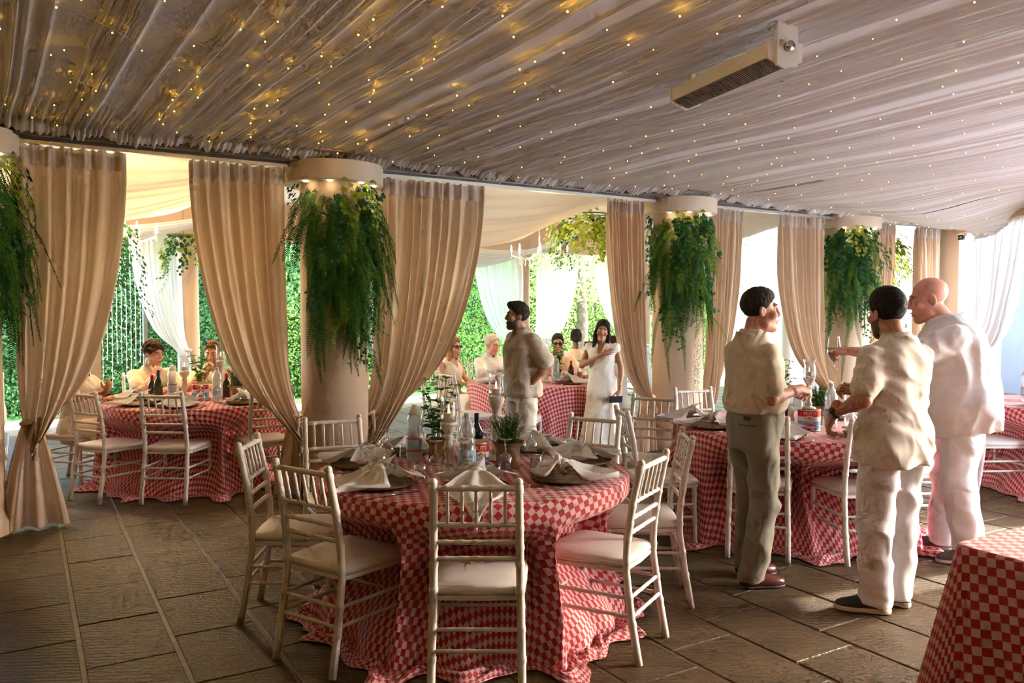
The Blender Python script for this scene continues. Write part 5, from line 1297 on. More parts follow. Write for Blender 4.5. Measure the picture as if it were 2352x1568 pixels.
def hand_mesh(wr, d, nrm, left, curls, thumb=(.6, .6), spread=.06, sc=1.0, res=.0042):
    """wrist point, pointing direction, back-of-hand normal; curls = four finger bends"""
    wr = np.array(wr, float); Y = np.array(d, float); Y /= np.linalg.norm(Y); Z = np.array(nrm, float); Z = Z - Y * (Z @ Y); Z /= np.linalg.norm(Z); X = np.cross(Y, Z); R = np.stack([X, Y, Z], 1); m = -1 if left else 1
    T = lambda p: wr + R @ (np.array([p[0] * m, p[1], p[2]]) * sc)
    f = Fld(wr - .2 * sc, wr + .2 * sc, res)
    f.rc(T((0, -.05, 0)), T((0, .01, 0)), .028 * sc, .025 * sc, .01); f.el(T((0, .05, 0)), np.array((.041, .05, .0165)) * sc, R, .012); f.rc(T((.0, .02, 0)), T((-.012, .075, 0)), .022 * sc, .017 * sc, .012); f.rc(T((.0, .02, 0)), T((.02, .072, 0)), .02 * sc, .015 * sc, .012)
    for x, L, cu, k in ((-.0305, .074, curls[0], 0), (-.0105, .083, curls[1], 1), (.0105, .076, curls[2], 2), (.0295, .06, curls[3], 3)):
        p = np.array((x, .082 - abs(x + .008) * .25, 0)); a = 0; sp = (k - 1.4) * spread
        for j, (fr, rr) in enumerate(((.46, .0092), (.31, .0083), (.23, .0073))):
            a += cu * (.75, .95, .7)[j]; q = p + L * fr * np.array((math.sin(sp) * math.cos(a), math.cos(a) * math.cos(sp), -math.sin(a))); f.rc(T(p), T(q), rr * sc, rr * .92 * sc, .0035); p = q
    p = np.array((-.026, .022, -.004)); a1, a2 = thumb; d1 = np.array((-math.cos(a1), math.sin(a1), -.35)); d1 /= np.linalg.norm(d1); q = p + d1 * .045; f.rc(T(p), T(q), .0145 * sc, .0112 * sc, .008); d2 = np.array((-math.cos(a1 + a2), math.sin(a1 + a2), -.4)); d2 /= np.linalg.norm(d2); f.rc(T(q), T(q + d2 * .034), .0108 * sc, .009 * sc, .005)
    return f.mesh()
TORSO = [(-.13, .13, .10, 0), (-.04, .168, .118, -.005), (.04, .172, .12, -.005), (.16, .152, .11, 0), (.30, .16, .118, .005), (.40, .176, .122, .005), (.455, .160, .108, 0), (.50, .118, .088, -.008), (.535, .082, .07, -.012), (.57, .06, .055, -.01)]
SKIN = {}
def skin(c):
    k = tuple(c)
    if k not in SKIN: SKIN[k] = mat('skin_%d' % len(SKIN), c, .48, var=.07, vscale=18, sss=.12, bump=.04, bscale=200)
    return SKIN[k]
def fabric(name, c, **kw):
    m = mat('cloth_' + name, c, kw.get('rough', .85), var=.03, vscale=40, bump=kw.get('bump', .12), bscale=kw.get('bs', 350), sheen=.2)
    n = m.node_tree.nodes; l = m.node_tree.links; bp = [x for x in n if x.type == 'BUMP'][0]; tc = [x for x in n if x.type == 'TEX_COORD'][0]
    nz = n.new('ShaderNodeTexNoise'); nz.inputs['Scale'].default_value = kw.get('ws', 4.2); nz.inputs['Detail'].default_value = 1.5; nz.inputs['Distortion'].default_value = .9; l.new(tc.outputs['Object'], nz.inputs['Vector'])
    b2 = n.new('ShaderNodeBump'); b2.inputs['Strength'].default_value = kw.get('wst', .75); b2.inputs['Distance'].default_value = .07; l.new(nz.outputs['Fac'], b2.inputs['Height']); l.new(b2.outputs[0], bp.inputs['Normal'])
    return m
DEF = dict(pel=(0, 0, .93), neck=(0, -.01, 1.47), head=(0, .03, 1.61), hyaw=0, hpitch=0, hroll=0, sl=(-.18, -.01, 1.405), sr=(.18, -.01, 1.405), el=(-.235, -.03, 1.14), er=(.235, -.03, 1.14), wl=(-.25, .06, .90), wr=(.25, .06, .90),
           hl=(-.09, 0, .90), hr=(.09, 0, .90), kl=(-.1, .02, .49), kr=(.1, .02, .49), al=(-.11, -.02, .09), ar=(.11, -.02, .09), fl=(-.15, 1), fr=(.15, 1), girth=1.0, depth=1.0, belly=0.0, res=1.0, hs=1.0, fem=False, wide=1.0)
SIT = dict(pel=(0, 0, .55), neck=(0, .02, 1.07), head=(0, .06, 1.21), sl=(-.178, .02, 1.005), sr=(.178, .02, 1.005), el=(-.25, .12, .80), er=(.25, .12, .80), wl=(-.15, .36, .80), wr=(.15, .36, .80), hl=(-.09, .02, .545), hr=(.09, .02, .545), kl=(-.12, .43, .53), kr=(.12, .43, .53), al=(-.12, .42, .09), ar=(.12, .42, .09))
def person(label, loc, face, sp, group=None):
    S = dict(DEF); S.update(SIT if sp.get('sit') else {}); S.update(sp); t = thing('person', label, 'person', (loc[0], loc[1], loc[2] if len(loc) > 2 else 0), math.atan2(face[1], face[0]) - PI / 2, group)
    A = {k: np.array(S[k], float) for k in ('pel', 'neck', 'head', 'sl', 'sr', 'el', 'er', 'wl', 'wr', 'hl', 'hr', 'kl', 'kr', 'al', 'ar')}
    if S.get('sit'):
        for k in A:
            if k in ('pel', 'neck', 'head', 'sl', 'sr', 'hl', 'hr') or (k in ('wl', 'wr') and A[k][2] > .9): A[k][2] -= .062
    g = S['girth']; dp = S['depth']; bl = S['belly']; res = S['res']; sk = skin(S['skin']); HR = head_R(S['hyaw'], S['hpitch'], S['hroll']); hc = A['head']; hs = S['hs']
    Z = A['neck'] - A['pel']; TL = np.linalg.norm(Z); X = A['sr'] - A['sl']; kz = TL / .54
    def keys(inf, lo=None, hi=None, blouse=0, extra=None):
        out = []
        for h, w_, d_, yo in TORSO:
            b_ = bl * math.exp(-((h - .14) / .15) ** 2); out.append((h * kz, (w_ + b_ * .25) * g + inf, (d_ + b_ * .55) * g * dp + inf, yo + b_ * .42))
        hh = [o[0] for o in out]
        if lo is not None or hi is not None:
            lo_ = lo if lo is not None else hh[0]; hi_ = hi if hi is not None else hh[-1]; arr = np.array(out); zs = sorted({lo_, hi_} | {h for h in hh if lo_ < h < hi_}); out = [(z, *[np.interp(z, arr[:, 0], arr[:, k]) for k in (1, 2, 3)]) for z in zs]
        return out
    # body: torso, neck, head, arms (and bare legs)
    pts = np.array([A[k] for k in ('pel', 'neck', 'head', 'sl', 'sr', 'el', 'er', 'wl', 'wr')]); lo = pts.min(0) - .2; hi = pts.max(0) + .2
    if S.get('bare'): q = np.array([A[k] for k in ('kl', 'kr', 'al', 'ar')]); lo = np.minimum(lo, q.min(0) - .15); hi = np.maximum(hi, q.max(0) + .15)
    f = Fld(lo, hi, .013 * res, (hc - .13, hc + .14, .0046 * res))
    f.loft(A['pel'], Z, X, keys(-.012), .02)
    hb = hc + HR @ np.array((0, -.03, -.07)); f.rc(A['neck'] + [0, -.005, -.03], hb, .062 * (g if g > 1 else .92 if S['fem'] else 1), .056 * (.85 if S['fem'] else 1) * (1.12 if g > 1.1 else 1), .025)
    for s, e, w_ in (('sl', 'el', 'wl'), ('sr', 'er', 'wr')):
        ar = (.82 if S['fem'] else 1) * (g ** .6); f.rc(A[s], A[e], .052 * ar, .041 * ar, .03); f.rc(A[e], A[w_], .041 * ar, .027 * ar, .015); f.rc(A[e] * .85 + A[s] * .15, A[e] * .7 + A[w_] * .3, .041 * ar, .042 * ar, .015)
    if S.get('bare'):
        for h, k_, a in (('hl', 'kl', 'al'), ('hr', 'kr', 'ar')): f.rc(A[h], A[k_], .085, .055, .03); f.rc(A[k_], A[a], .052, .035, .02); f.rc(A[k_] * .7 + A[a] * .3 + [0, -.02, 0], A[a], .05, .034, .02)
    head_prims(f, hc, HR, hs, S['fem'], S['wide']); parts = [f.mesh()]
    for side in ('l', 'r'):
        hp = S.get('hand_' + side)
        if hp: parts.append(hand_mesh(A['w' + side], hp[0], hp[1], side == 'l', hp[2], *(hp[3:4] or [(.6, .6)]), sc=(.9 if S['fem'] else 1.02), res=.0044 * res))
    V, F = join(parts); obj('body', mkmesh('body', V, F, sk), t)
    # face details
    T = lambda p: Vector(hc + HR @ (np.array(p) * hs * np.array([S['wide'], 1, 1])))
    he = MB(); hairm = mat('hair_%d' % int(sum(S['hairc']) * 1e4), S['hairc'], .72, var=.3, vscale=60, bump=.3, bscale=160, spec=.25)
    if not S.get('shades'):
        for s in (-1, 1):
            b = MB(); b.ball(T((s * .031, .0722, .013)), .0102 * hs, 12, 8); e = b.build('eye', mat('eye_white', (.50, .46, .42), .3, var=.02, vscale=20), t); b = MB(); b.ball(T((s * .031 + S.get('gaze', 0) * .004, .0785, .0125)), .0052 * hs, 8, 6); b.build('iris', mat('iris_dark', (.03, .018, .01), .2, var=.1, vscale=40), e)
    for s in (-1, 1): 
        b = MB(); b.tube([T((s * .014, .0885, .033)), T((s * .032, .0895, .039)), T((s * .052, .076, .033))], [.0026, .0034, .0014], 6); b.build('eyebrow', hairm, t)
    b = MB(); b.tube([T((-.022, .094, -.0605)), T((-.008, .102, -.0585)), T((.008, .102, -.0585)), T((.022, .094, -.0605))], [.001, .0042, .0042, .001], 6); b.tube([T((-.02, .093, -.072)), T((0, .1005, -.0735)), T((.02, .093, -.072))], [.001, .005, .001], 6); b.build('lips', mat('lips_%d' % int(S['skin'][0] * 999), tuple(np.array(S['skin']) * (.85, .55, .55)), .4, var=.05, vscale=40), t)
    hr_ = S.get('hair')
    if hr_:
        th = S.get('hth', .014); f = Fld(hc - (.17, .17, .42 if hr_ == 'long' else .19), hc + .19, .0058 * res); cT = lambda p: hc + HR @ (np.array(p) * hs)
        f.el(cT((0, -.020, .047)), np.array((.074 * S['wide'] + th * .5, .094 + th * .7, .082 + th)) * hs, HR, .01); f.el(cT((0, -.005, .085)), np.array((.058 * S['wide'] + th * .5, .078 + th * .6, .048 + th)) * hs, HR, .02)
        if S.get('curly'):
            rr = np.random.default_rng(4)
            for q in range(110):
                d_ = rr.normal(size=3); d_[2] = abs(d_[2]) * 1.0 - .25; d_ /= np.linalg.norm(d_); f.el(cT(np.array((0, -.016, .052)) + d_ * np.array((.084, .104, .094))), (.016, .016, .016), None, .004)
        if S.get('quiff'): f.el(cT((0, .06, .115)), np.array((.052, .04, .026)) * hs, HR, .02)
        nrm = HR @ np.array((0, .75, -.66)); off = nrm @ hc + S.get('hline', 0) * hs
        f.cut(nrm, off)
        if hr_ == 'long':
            for s in (-1, 1):
                f.rc(cT((s * .062, .0, .04)), cT((s * .076, .0, -.06)), .022, .024, .02); f.rc(cT((s * .076, .0, -.06)), cT((s * .078, .005, -.06 - S.get('hlen', .1))), .026, .016, .02)
            f.rc(cT((0, -.07, .0)), cT((0, -.075, -.06 - S.get('hlen', .1))), .058, .045, .03); f.rc(cT((-.02, .075, .098)), cT((.066, .035, .03)), .010, .012, .012); f.rc(cT((-.02, .075, .098)), cT((-.07, .035, .03)), .010, .012, .012)
        if hr_ == 'bun': f.el(cT((0, -.10, -.0)), (.045, .045, .045), HR, .01)
        f.wrinkle(S.get('hw', .005), 5, S.get('hf', 110), stretch=(1, 1, .3 if hr_ == 'long' else 1)); V, F = f.mesh(); obj('hair', mkmesh('hair', V, F, hairm), t)
    if S.get('beard'):
        f = Fld(hc - .16, hc + .16, .0058 * res); cT = lambda p: hc + HR @ (np.array(p) * hs); f.el(cT((0, .026, -.036)), np.array((.063, .070, .090)) * hs, HR, .02); f.rc(cT((-.036, .02, -.083)), cT((0, .067, -.1)), .0325, .0265, .02); f.rc(cT((.036, .02, -.083)), cT((0, .067, -.1)), .0325, .0265, .02); f.el(cT((0, .09, -.05)), np.array((.03, .014, .006)), HR, .01)
        f.el(cT((0, .105, -.0665)), np.array((.021, .022, .011)), HR, .006, 's')
        nrm = HR @ np.array((0, .35, .94)); f.cut(nrm, nrm @ hc - .020); nrm = HR @ np.array((0, -1, 0)); f.cut(nrm, nrm @ hc + .012); f.wrinkle(.0012, 3, 200); V, F = f.mesh(); obj('beard', mkmesh('beard', V, F, mat('beard_%d' % int(sum(S['hairc']) * 1e4), tuple(np.array(S['hairc']) * .9 + np.array(S['skin']) * .17), .7, var=.3, vscale=90)), t)
    if S.get('shades') or S.get('shades_up'):
        up = bool(S.get('shades_up')); b = MB(); dz, dy, tl = (.085, -.022, -.9) if up else (0, 0, 0)
        def G_(p):
            x, y, z = p
            if up: return T((x, .060 - (z - .012) * .75 + (y - .1) * .6, .124 + (z - .012) * .65 + (y - .1) * .5)) if y > .05 else T((x * 1.03, -.045, .055))
            return T(p)
        for s in (-1, 1):
            ring = [(s * .033 + .026 * math.cos(a) * (1 + .12 * math.cos(2 * a)), .1035 - .006 * abs(math.cos(a)) - (.006 if s * math.cos(a) > 0 else 0), .012 + .020 * math.sin(a)) for a in np.linspace(0, TAU, 16, endpoint=False)]
            b.add([G_(p) for p in ring] + [G_((x, y - .005, z)) for x, y, z in ring], [tuple(range(16)), tuple(range(31, 15, -1))] + [(k, (k + 1) % 16, 16 + (k + 1) % 16, 16 + k) for k in range(16)])
            b.tube([G_((s * .057, .094, .02)), G_((s * .079, .06, .018)), G_((s * .081, -.01, .012))], .0028, 5)
        b.tube([G_((-.01, .106, .018)), G_((.01, .106, .018))], .003, 5); b.build('sunglasses', mat('sunglass_black', (.008, .008, .01), .12, var=.05, vscale=20), t)
    # top
    tp = S.get('top')
    if tp:
        m = tp['m']; zl = tp.get('hem', -.06); inf = tp.get('inf', .016); slv = tp.get('sleeve', .66); f = Fld(lo, hi, .0105 * res)
        kk = keys(inf, zl * kz, .565 * kz)
        if tp.get('blouse'): kk = [(h, w_ + tp['blouse'] * math.exp(-((h - zl * kz - .06) / .06) ** 2), d_ + tp['blouse'] * math.exp(-((h - zl * kz - .06) / .06) ** 2), y) for h, w_, d_, y in kk]
        if tp.get('flare'): kk = [(h, w_ + tp['flare'] * max(0, (.2 - h) / .3), d_ + tp['flare'] * max(0, (.2 - h) / .3), y) for h, w_, d_, y in kk]
        f.loft(A['pel'], Z, X, kk, .02)
        if slv:
            for s, e in (('sl', 'el'), ('sr', 'er')):
                ar = g ** .6; c_ = A[s] + (A[e] - A[s]) * slv
                if slv > 1: c_ = A[e]; w2 = A['w' + s[1]]; f.rc(c_, c_ + (w2 - c_) * (slv - 1), .06 * ar, .048 * ar, .02)
                f.rc(A[s] + [0, 0, -.012], c_, .062 * ar, tp.get('cuff', .066) * ar, .04)
        # open neck
        f.rc(A['neck'] + [0, .02, .015], A['neck'] + [0, .05, .12], .062, .08, .01, 's')
        if tp.get('vneck'): yd = .112 * g * dp; f.rc(A['neck'] + [0, yd * .75, .0], A['neck'] + [0, yd + .02, -tp['vneck']], .05, .018, .006, 's')
        if tp.get('tank'):
            for s in ('sl', 'sr'): f.el(A[s] + np.sign(A[s][0]) * np.array([.03, 0, 0]), (.072, .12, .11), None, .01, 's')
        f.wrinkle(tp.get('wr', .006), int(tp.get('seed', 1)), tp.get('wf', 24)); V, F = f.mesh(); o = obj(tp.get('name', 'shirt'), mkmesh('shirt', V, F, m), t)
        if tp.get('collar', True):
            # folded collar standing round the neck
            n = 26; ring = []; nz_ = Z / np.linalg.norm(Z)
            for k in range(n):
                a = TAU * (k / (n - 1)) * .90 + TAU * .05 + PI / 2; ring.append((math.cos(a), math.sin(a)))
            b = MB(); Vv = []; c0 = A['neck'] + [0, .0, .008]
            for (rx, ry, dz) in ((.062, .060, -.01), (.064, .063, .035), (.072, .071, .042), (.088, .086, .004)):
                for x, y in ring: Vv.append(c0 + np.array((x * rx * (g if g > 1 else 1), y * ry * (1.05) * (g if g > 1 else 1), dz + (-.022 if y > 0 else .004) * max(0, y) * 1.2)))
            Fv = [(i * n + k, i * n + k + 1, (i + 1) * n + k + 1, (i + 1) * n + k) for i in range(3) for k in range(n - 1)]
            b.add(Vv, Fv); b.build('collar', m, t)
    # trousers
    tr = S.get('trousers')
    if tr:
        m = tr['m']; q = np.array([A[k] for k in ('pel', 'hl', 'hr', 'kl', 'kr', 'al', 'ar')]); f = Fld(q.min(0) - .22, q.max(0) + .24, .0105 * res); inf = tr.get('inf', .012)
        f.loft(A['pel'], Z, X, keys(inf, -.12 * kz, tr.get('waist', .10) * kz), .03); lw = tr.get('leg', 1.0) * g ** .5
        for h, k_, a in (('hl', 'kl', 'al'), ('hr', 'kr', 'ar')):
            f.rc(A[h] + [0, -.006, -.02], A[k_], .096 * lw, .078 * lw, .03); e = A[a] + [0, -.005, -.045]; f.rc(A[k_], e, .078 * lw, tr.get('cuff', .068) * lw, .02)
        f.cut((0, 0, -1), -.055); f.wrinkle(tr.get('wr', .009), 7, 20, stretch=(1, 1, .8), zr=lambda P: .25 + .75 * (1 - sstep(P[:, 2], A['pel'][2] - .22, A['pel'][2] - .05))); V, F = f.mesh(); obj('trousers', mkmesh('trousers', V, F, m), t)
        if tr.get('belt'):
            zc = A['pel'] + Z / TL * (tr.get('waist', .10) - .012) * kz; Xn = X / np.linalg.norm(X); Yn = np.cross(Z / TL, Xn); kk = keys(inf + .006, (tr.get('waist', .1) - .03) * kz, (tr.get('waist', .1) + .005) * kz)[-1]; Vv = []
            for dz, rr in ((-.02, 0), (-.02, .004), (.018, .004), (.018, 0)):
                for k in range(36):
                    a = TAU * k / 36; ca, sa = math.cos(a), math.sin(a); e = 2 / 2.4; Vv.append(zc + Xn * np.sign(ca) * abs(ca) ** e * (kk[1] + rr) + Yn * (np.sign(sa) * abs(sa) ** e * (kk[2] + rr) + kk[3]) + [0, 0, dz])
            b = MB(); b.add(Vv, [(i * 36 + k, i * 36 + (k + 1) % 36, (i + 1) * 36 + (k + 1) % 36, (i + 1) * 36 + k) for i in range(3) for k in range(36)]); b.build('belt', mat('tan_belt', (.30, .20, .10), .5, var=.1, vscale=20), t)
    # dress skirt
    dr = S.get('skirt')
    if dr:
        f = Fld(np.array(dr['lo']), np.array(dr['hi']), .012 * res)
        if S.get('sit'):
            f.loft(A['pel'], Z, X, keys(.012, -.12, .2), .03)
            for h, k_, a in (('hl', 'kl', 'al'), ('hr', 'kr', 'ar')): f.rc(A[h], A[k_], .11, .09, .06); f.rc(A[k_], A[a] + [0, -.02, dr.get('len', .15)], .09, .11, .05)
        else:
            f.loft(A['pel'], (0, 0, 1), X, dr['keys'], .03, fold=lambda th, h: .016 * np.sin(th * 9 + 2 * np.sin(th * 2)) * np.clip(-h / .5, 0, 1))
        f.wrinkle(.005, 9, 26, stretch=(1, 1, .3)); V, F = f.mesh(); obj('skirt', mkmesh('skirt', V, F, dr['m']), t)
    # shoes
    sh = S.get('shoes')
    if sh:
        for a, fd in (('al', S['fl']), ('ar', S['fr'])):
            p = A[a].copy(); p[2] = 0; Y = np.array((*fd, 0.)) if len(fd) == 2 else np.array(fd); Y = Y / np.linalg.norm(Y); Xs = np.array((Y[1], -Y[0], 0)); R = np.stack([Xs, Y, np.array((0, 0, 1.))], 1); TT = lambda q: p + R @ np.array(q)
            f = Fld(p - .26, p + (.26, .26, .16), .0062 * res); f.el(TT((0, -.03, .05)), (.038, .05, .055), R, .02); f.el(TT((0, .05, .042)), (.042, .09, .042), R, .03); f.el(TT((0, .13, .034)), (.046, .075, .034), R, .03); f.cut((0, 0, -1), -.016); V, F = f.mesh(); s_ = obj('shoe', mkmesh('shoe', V, F, sh['m']), t)
            f = Fld(p - .26, p + (.26, .26, .1), .0062 * res); f.el(TT((0, -.03, .02)), (.042, .054, .05), R, .02); f.el(TT((0, .05, .02)), (.044, .09, .05), R, .03); f.el(TT((0, .13, .02)), (.050, .08, .05), R, .03); f.cut((0, 0, -1), -.002); f.cut((0, 0, 1), sh.get('st', .022)); V, F = f.mesh(); obj('sole', mkmesh('sole', V, F, sh['s']), s_)
    wt = S.get('watch')
    if wt:
        e = A['e' + wt[0]]; w_ = A['w' + wt[0]]; c_ = Vector(w_ * .92 + e * .08); d = Vector(w_ - e).normalized(); x = d.orthogonal().normalized(); y = d.cross(x); b = MB()
        pts = [c_ + (x * math.cos(a) + y * math.sin(a)) * .0315 for a in np.linspace(0, TAU, 21)]; b.tube(pts, .009, 6, False, flat=.5); wo = b.build('watch_strap', wt[1], t); b = MB(); o = Vector(wt[2]).normalized(); o = (o - d * o.dot(d)).normalized(); b.tube([c_ + o * .028, c_ + o * .04], .017, 14); b.build('watch_face', wt[3], wo)
    return t
# ------------------------------------------------------------------ wardrobe
CREAM = fabric('cream_pique', (.70, .635, .52)); ECRU = fabric('ecru_polo', (.58, .495, .36)); WHITEC = fabric('white_cotton', (.76, .76, .77)); KHAKI = fabric('khaki_twill', (.185, .16, .112)); LINEN = fabric('beige_linen', (.52, .455, .365), bump=.3, bs=220); WTROU = fabric('white_trousers', (.74, .72, .70)); LTROU = fabric('linen_trousers', (.70, .63, .53), bump=.3, bs=220)
DRESS = fabric('white_dress', (.86, .84, .80)); IVORY = fabric('ivory_top', (.84, .74, .60), bump=.3, bs=120)
NAVY = mat('navy_canvas', (.012, .016, .03), .7, var=.15, vscale=40); OXB = mat('oxblood_leather', (.10, .018, .014), .3, var=.3, vscale=14); GREYK = mat('grey_knit', (.09, .075, .075), .8, var=.15, vscale=60, bump=.3, bscale=200); SOLEW = mat('cream_sole', (.72, .62, .46), .6, var=.05, vscale=20); SOLED = mat('dark_sole', (.02, .015, .015), .5, var=.1, vscale=20); SOLEG = mat('grey_sole', (.5, .47, .45), .6, var=.08, vscale=20)
TANSK = (.42, .20, .12); FAIR = (.60, .34, .25); RUDDY = (.55, .27, .19); BROWN = (.27, .13, .075)
SILVER = mat('watch_silver', (.6, .58, .55), .25, metal=.9, var=.05, vscale=20); BLACKW = mat('watch_black', (.012, .012, .014), .4, var=.05, vscale=20)
G3 = 'standing guests'; GS = 'seated guests'
PK = person('man in ecru polo shirt, khaki trousers and oxblood loafers, holding a glass', (1.425, 4.86), (.96, .28), dict(skin=RUDDY, hairc=(.022, .016, .012), hair='short', hth=.011, hw=.0025, hline=.004, hyaw=-.35, hs=1.0, girth=.92, depth=1.08, belly=.05, head=(0, .04, 1.63), neck=(0, -.01, 1.475), sl=(-.175, -.02, 1.395), sr=(.175, -.02, 1.395), el=(-.20, .05, 1.13), wl=(-.05, .27, 1.14), er=(.225, -.03, 1.13), wr=(.15, .2, 1.165),
    hand_r=((-.45, .9, .05), (.4, .3, .9), (1.0, 1.1, 1.15, 1.2), (.9, -.5)), hand_l=((.6, .8, .1), (0, -.3, 1), (1, 1.1, 1.2, 1.2)), top=dict(m=ECRU, hem=.11, inf=.02, sleeve=.78, cuff=.074, blouse=.02, wr=.011, seed=4, wf=18), trousers=dict(m=KHAKI, waist=.145, belt=True, inf=.012, leg=1.02, cuff=.074, wr=.015), shoes=dict(m=OXB, s=SOLED, st=.018), al=(-.1, .03, .09), ar=(.1, -.06, .09), kl=(-.1, .05, .49), fl=(.0, 1), fr=(.12, 1)), G3)
PC = person('man in cream polo shirt and white trousers, back turned, dark wristwatch and navy sneakers', (2.035, 4.40), (-.42, .91), dict(skin=TANSK, hairc=(.006, .005, .005), hair='short', hth=.017, hline=.008, hw=.004, beard=True, hyaw=-.12, hpitch=-.14, hs=1.0, girth=1.03, head=(0, .055, 1.615), sl=(-.185, -.01, 1.40), sr=(.185, -.01, 1.40), el=(-.285, -.06, 1.17), wl=(-.33, .10, 1.085), er=(.24, .08, 1.15), wr=(.08, .3, 1.16),
    hand_l=((.0, .45, -.9), (-.75, .6, .25), (.25, .55, .75, .9), (.9, .3)), hand_r=((-.5, .8, .2), (.6, .4, .6), (.8, .9, 1, 1)), top=dict(m=CREAM, hem=-.12, inf=.02, flare=.034, sleeve=.72, cuff=.068, wr=.010, seed=9), trousers=dict(m=WTROU, waist=.06, leg=1.08, cuff=.07, wr=.015), shoes=dict(m=NAVY, s=SOLEW, st=.032), watch=('l', BLACKW, (-1, -.3, .4), BLACKW), al=(-.11, .0, .09), ar=(.1, .04, .09), fl=(-.75, .66), fr=(-.1, 1)), G3)
PB = person('bald broad man all in white with grey knit sneakers, leaning in', (2.92, 5.36), (-.93, .36), dict(skin=(.62, .31, .235), hairc=(.25, .15, .1), hair=None, hyaw=.10, hpitch=-.18, hs=1.13, wide=1.04, girth=1.24, depth=1.18, belly=.07, pel=(0, -.02, .96), neck=(0, .10, 1.52), head=(0, .20, 1.655), sl=(-.215, .07, 1.435), sr=(.215, .07, 1.435), el=(-.25, .36, 1.28), wl=(-.20, .66, 1.325), er=(.28, .12, 1.18), wr=(.1, .4, 1.2), kl=(-.12, .02, .5), kr=(.12, .05, .5), al=(-.13, -.05, .09), ar=(.13, .08, .09),
    hand_l=((.12, 1, .0), (-.55, -.1, .8), (.10, .75, .9, 1.0), (.8, -.3)), top=dict(m=WHITEC, hem=-.13, inf=.028, flare=.045, sleeve=.8, cuff=.08, wr=.010, seed=13, collar=True), trousers=dict(m=fabric('bright_white_trousers', (.78, .79, .81)), waist=.05, leg=1.1, cuff=.07, wr=.014), shoes=dict(m=GREYK, s=SOLEG, st=.026), fl=(-.35, 1), fr=(.05, 1)), G3)
LM = person('bearded man in beige linen shirt, hand in trouser pocket', (.085, 7.68), (-.86, -.5), dict(skin=(.33, .17, .105), hairc=(.02, .014, .011), hair='short', hth=.016, hline=.004, quiff=True, beard=True, hyaw=-.25, hpitch=.05, hs=1.02, girth=1.05, res=1.25, head=(0, .05, 1.635), neck=(0, -.01, 1.48), sl=(-.2, -.02, 1.425), sr=(.2, -.02, 1.425), el=(-.285, -.12, 1.17), wl=(-.185, .03, .955), er=(.27, -.05, 1.14), wr=(.29, .0, .93),
    top=dict(m=LINEN, hem=-.07, inf=.028, flare=.035, sleeve=.80, cuff=.084, wr=.009, seed=3, vneck=.09), trousers=dict(m=LTROU, waist=.03, leg=1.08, cuff=.085, wr=.011, inf=.004), shoes=dict(m=NAVY, s=SOLEW), watch=('l', SILVER, (-1, .2, .2), SILVER),  kl=(-.12, .0, .49), al=(-.15, -.12, .09), ar=(.1, .12, .09)), G3)
LW = person('dark-haired woman in long white dress, phone in hand, other hand on her shoulder', (.985, 9.02), (-.42, -.91), dict(skin=(.40, .205, .12), hairc=(.012, .009, .008), hair='long', hlen=.17, hth=.014, hline=-.002, fem=True, hyaw=.32, hroll=-.12, gaze=0, res=1.3, girth=.86, pel=(0, 0, .82), neck=(0, -.01, 1.285), head=(-.01, .025, 1.405), hs=.93, sl=(-.155, -.01, 1.235), sr=(.155, -.01, 1.235), er=(.215, .08, 1.02), wr=(-.06, .16, 1.16), el=(-.215, -.03, .985), wl=(-.225, .07, .76), hl=(-.08, 0, .80), hr=(.08, 0, .80),
    hand_r=((-.85, .05, .35), (.2, .9, .4), (.35, .4, .45, .5), (.5, .3)), hand_l=((.05, .25, -1), (-.9, .5, 0), (.75, .8, .85, .9), (.9, .2)), top=dict(m=DRESS, name='bodice', hem=-.02, inf=.008, sleeve=.10, cuff=.05, vneck=.16, wr=.003, collar=False), skirt=dict(m=DRESS, lo=(-.42, -.42, -.02), hi=(.42, .42, 1.12), keys=[(-.80, .27, .25, 0), (-.5, .21, .185, 0), (-.2, .175, .145, 0), (0, .165, .125, 0), (.1, .145, .112, 0), (.2, .125, .1, 0)]), shoes=dict(m=mat('nude_leather', (.5, .33, .22), .5, var=.05, vscale=20), s=SOLEG), al=(-.08, .02, .09), ar=(.08, .02, .09)), G3)
SITB = dict(sit=True, res=1.4)
person('young man with curly brown hair and ecru polo, fist under his chin', (-3.80, 8.66), (.72, -.69), dict(SITB, skin=FAIR, hairc=(.035, .018, .010), hair='short', curly=True, hth=.014, hw=.004, hline=.012, hyaw=.35, hpitch=-.12, res=1.2, head=(0, .10, 1.205), neck=(0, .045, 1.06), er=(.24, .34, .80), wr=(.06, .27, 1.0), el=(-.26, .30, .80), wl=(0, .42, .80), hand_r=((-.35, -.1, .55), (.3, 1, .1), (1.1, 1.2, 1.2, 1.25), (1, -.4)), hand_l=((.8, .4, 0), (0, 0, 1), (.6, .7, .8, .8)), top=dict(m=fabric('oat_polo', (.74, .64, .47)), hem=-.05, inf=.022, sleeve=.8, cuff=.072, vneck=.08), trousers=dict(m=LTROU)), GS)
person('sandy-haired man with sunglasses pushed up on his head, hand at his mouth', (-3.24, 8.95), (.30, -.95), dict(SITB, skin=RUDDY, hairc=(.14, .07, .03), hair='short', hth=.012, hline=-.004, beard=True, shades_up=True, hyaw=-.2, hpitch=-.2, head=(0, .12, 1.20), neck=(0, .05, 1.06), er=(.23, .33, .80), wr=(.05, .28, 1.02), el=(-.25, .3, .80), wl=(-.05, .4, .82), hand_r=((-.3, -.15, .6), (.2, 1, .1), (.9, 1, 1.1, 1.2), (1, -.3)), hand_l=((.7, .5, 0), (0, 0, 1), (.8, .8, .9, .9)), top=dict(m=fabric('sand_shirt', (.72, .62, .46)), hem=-.05, inf=.022, sleeve=.85, cuff=.075), trousers=dict(m=LTROU)), GS)
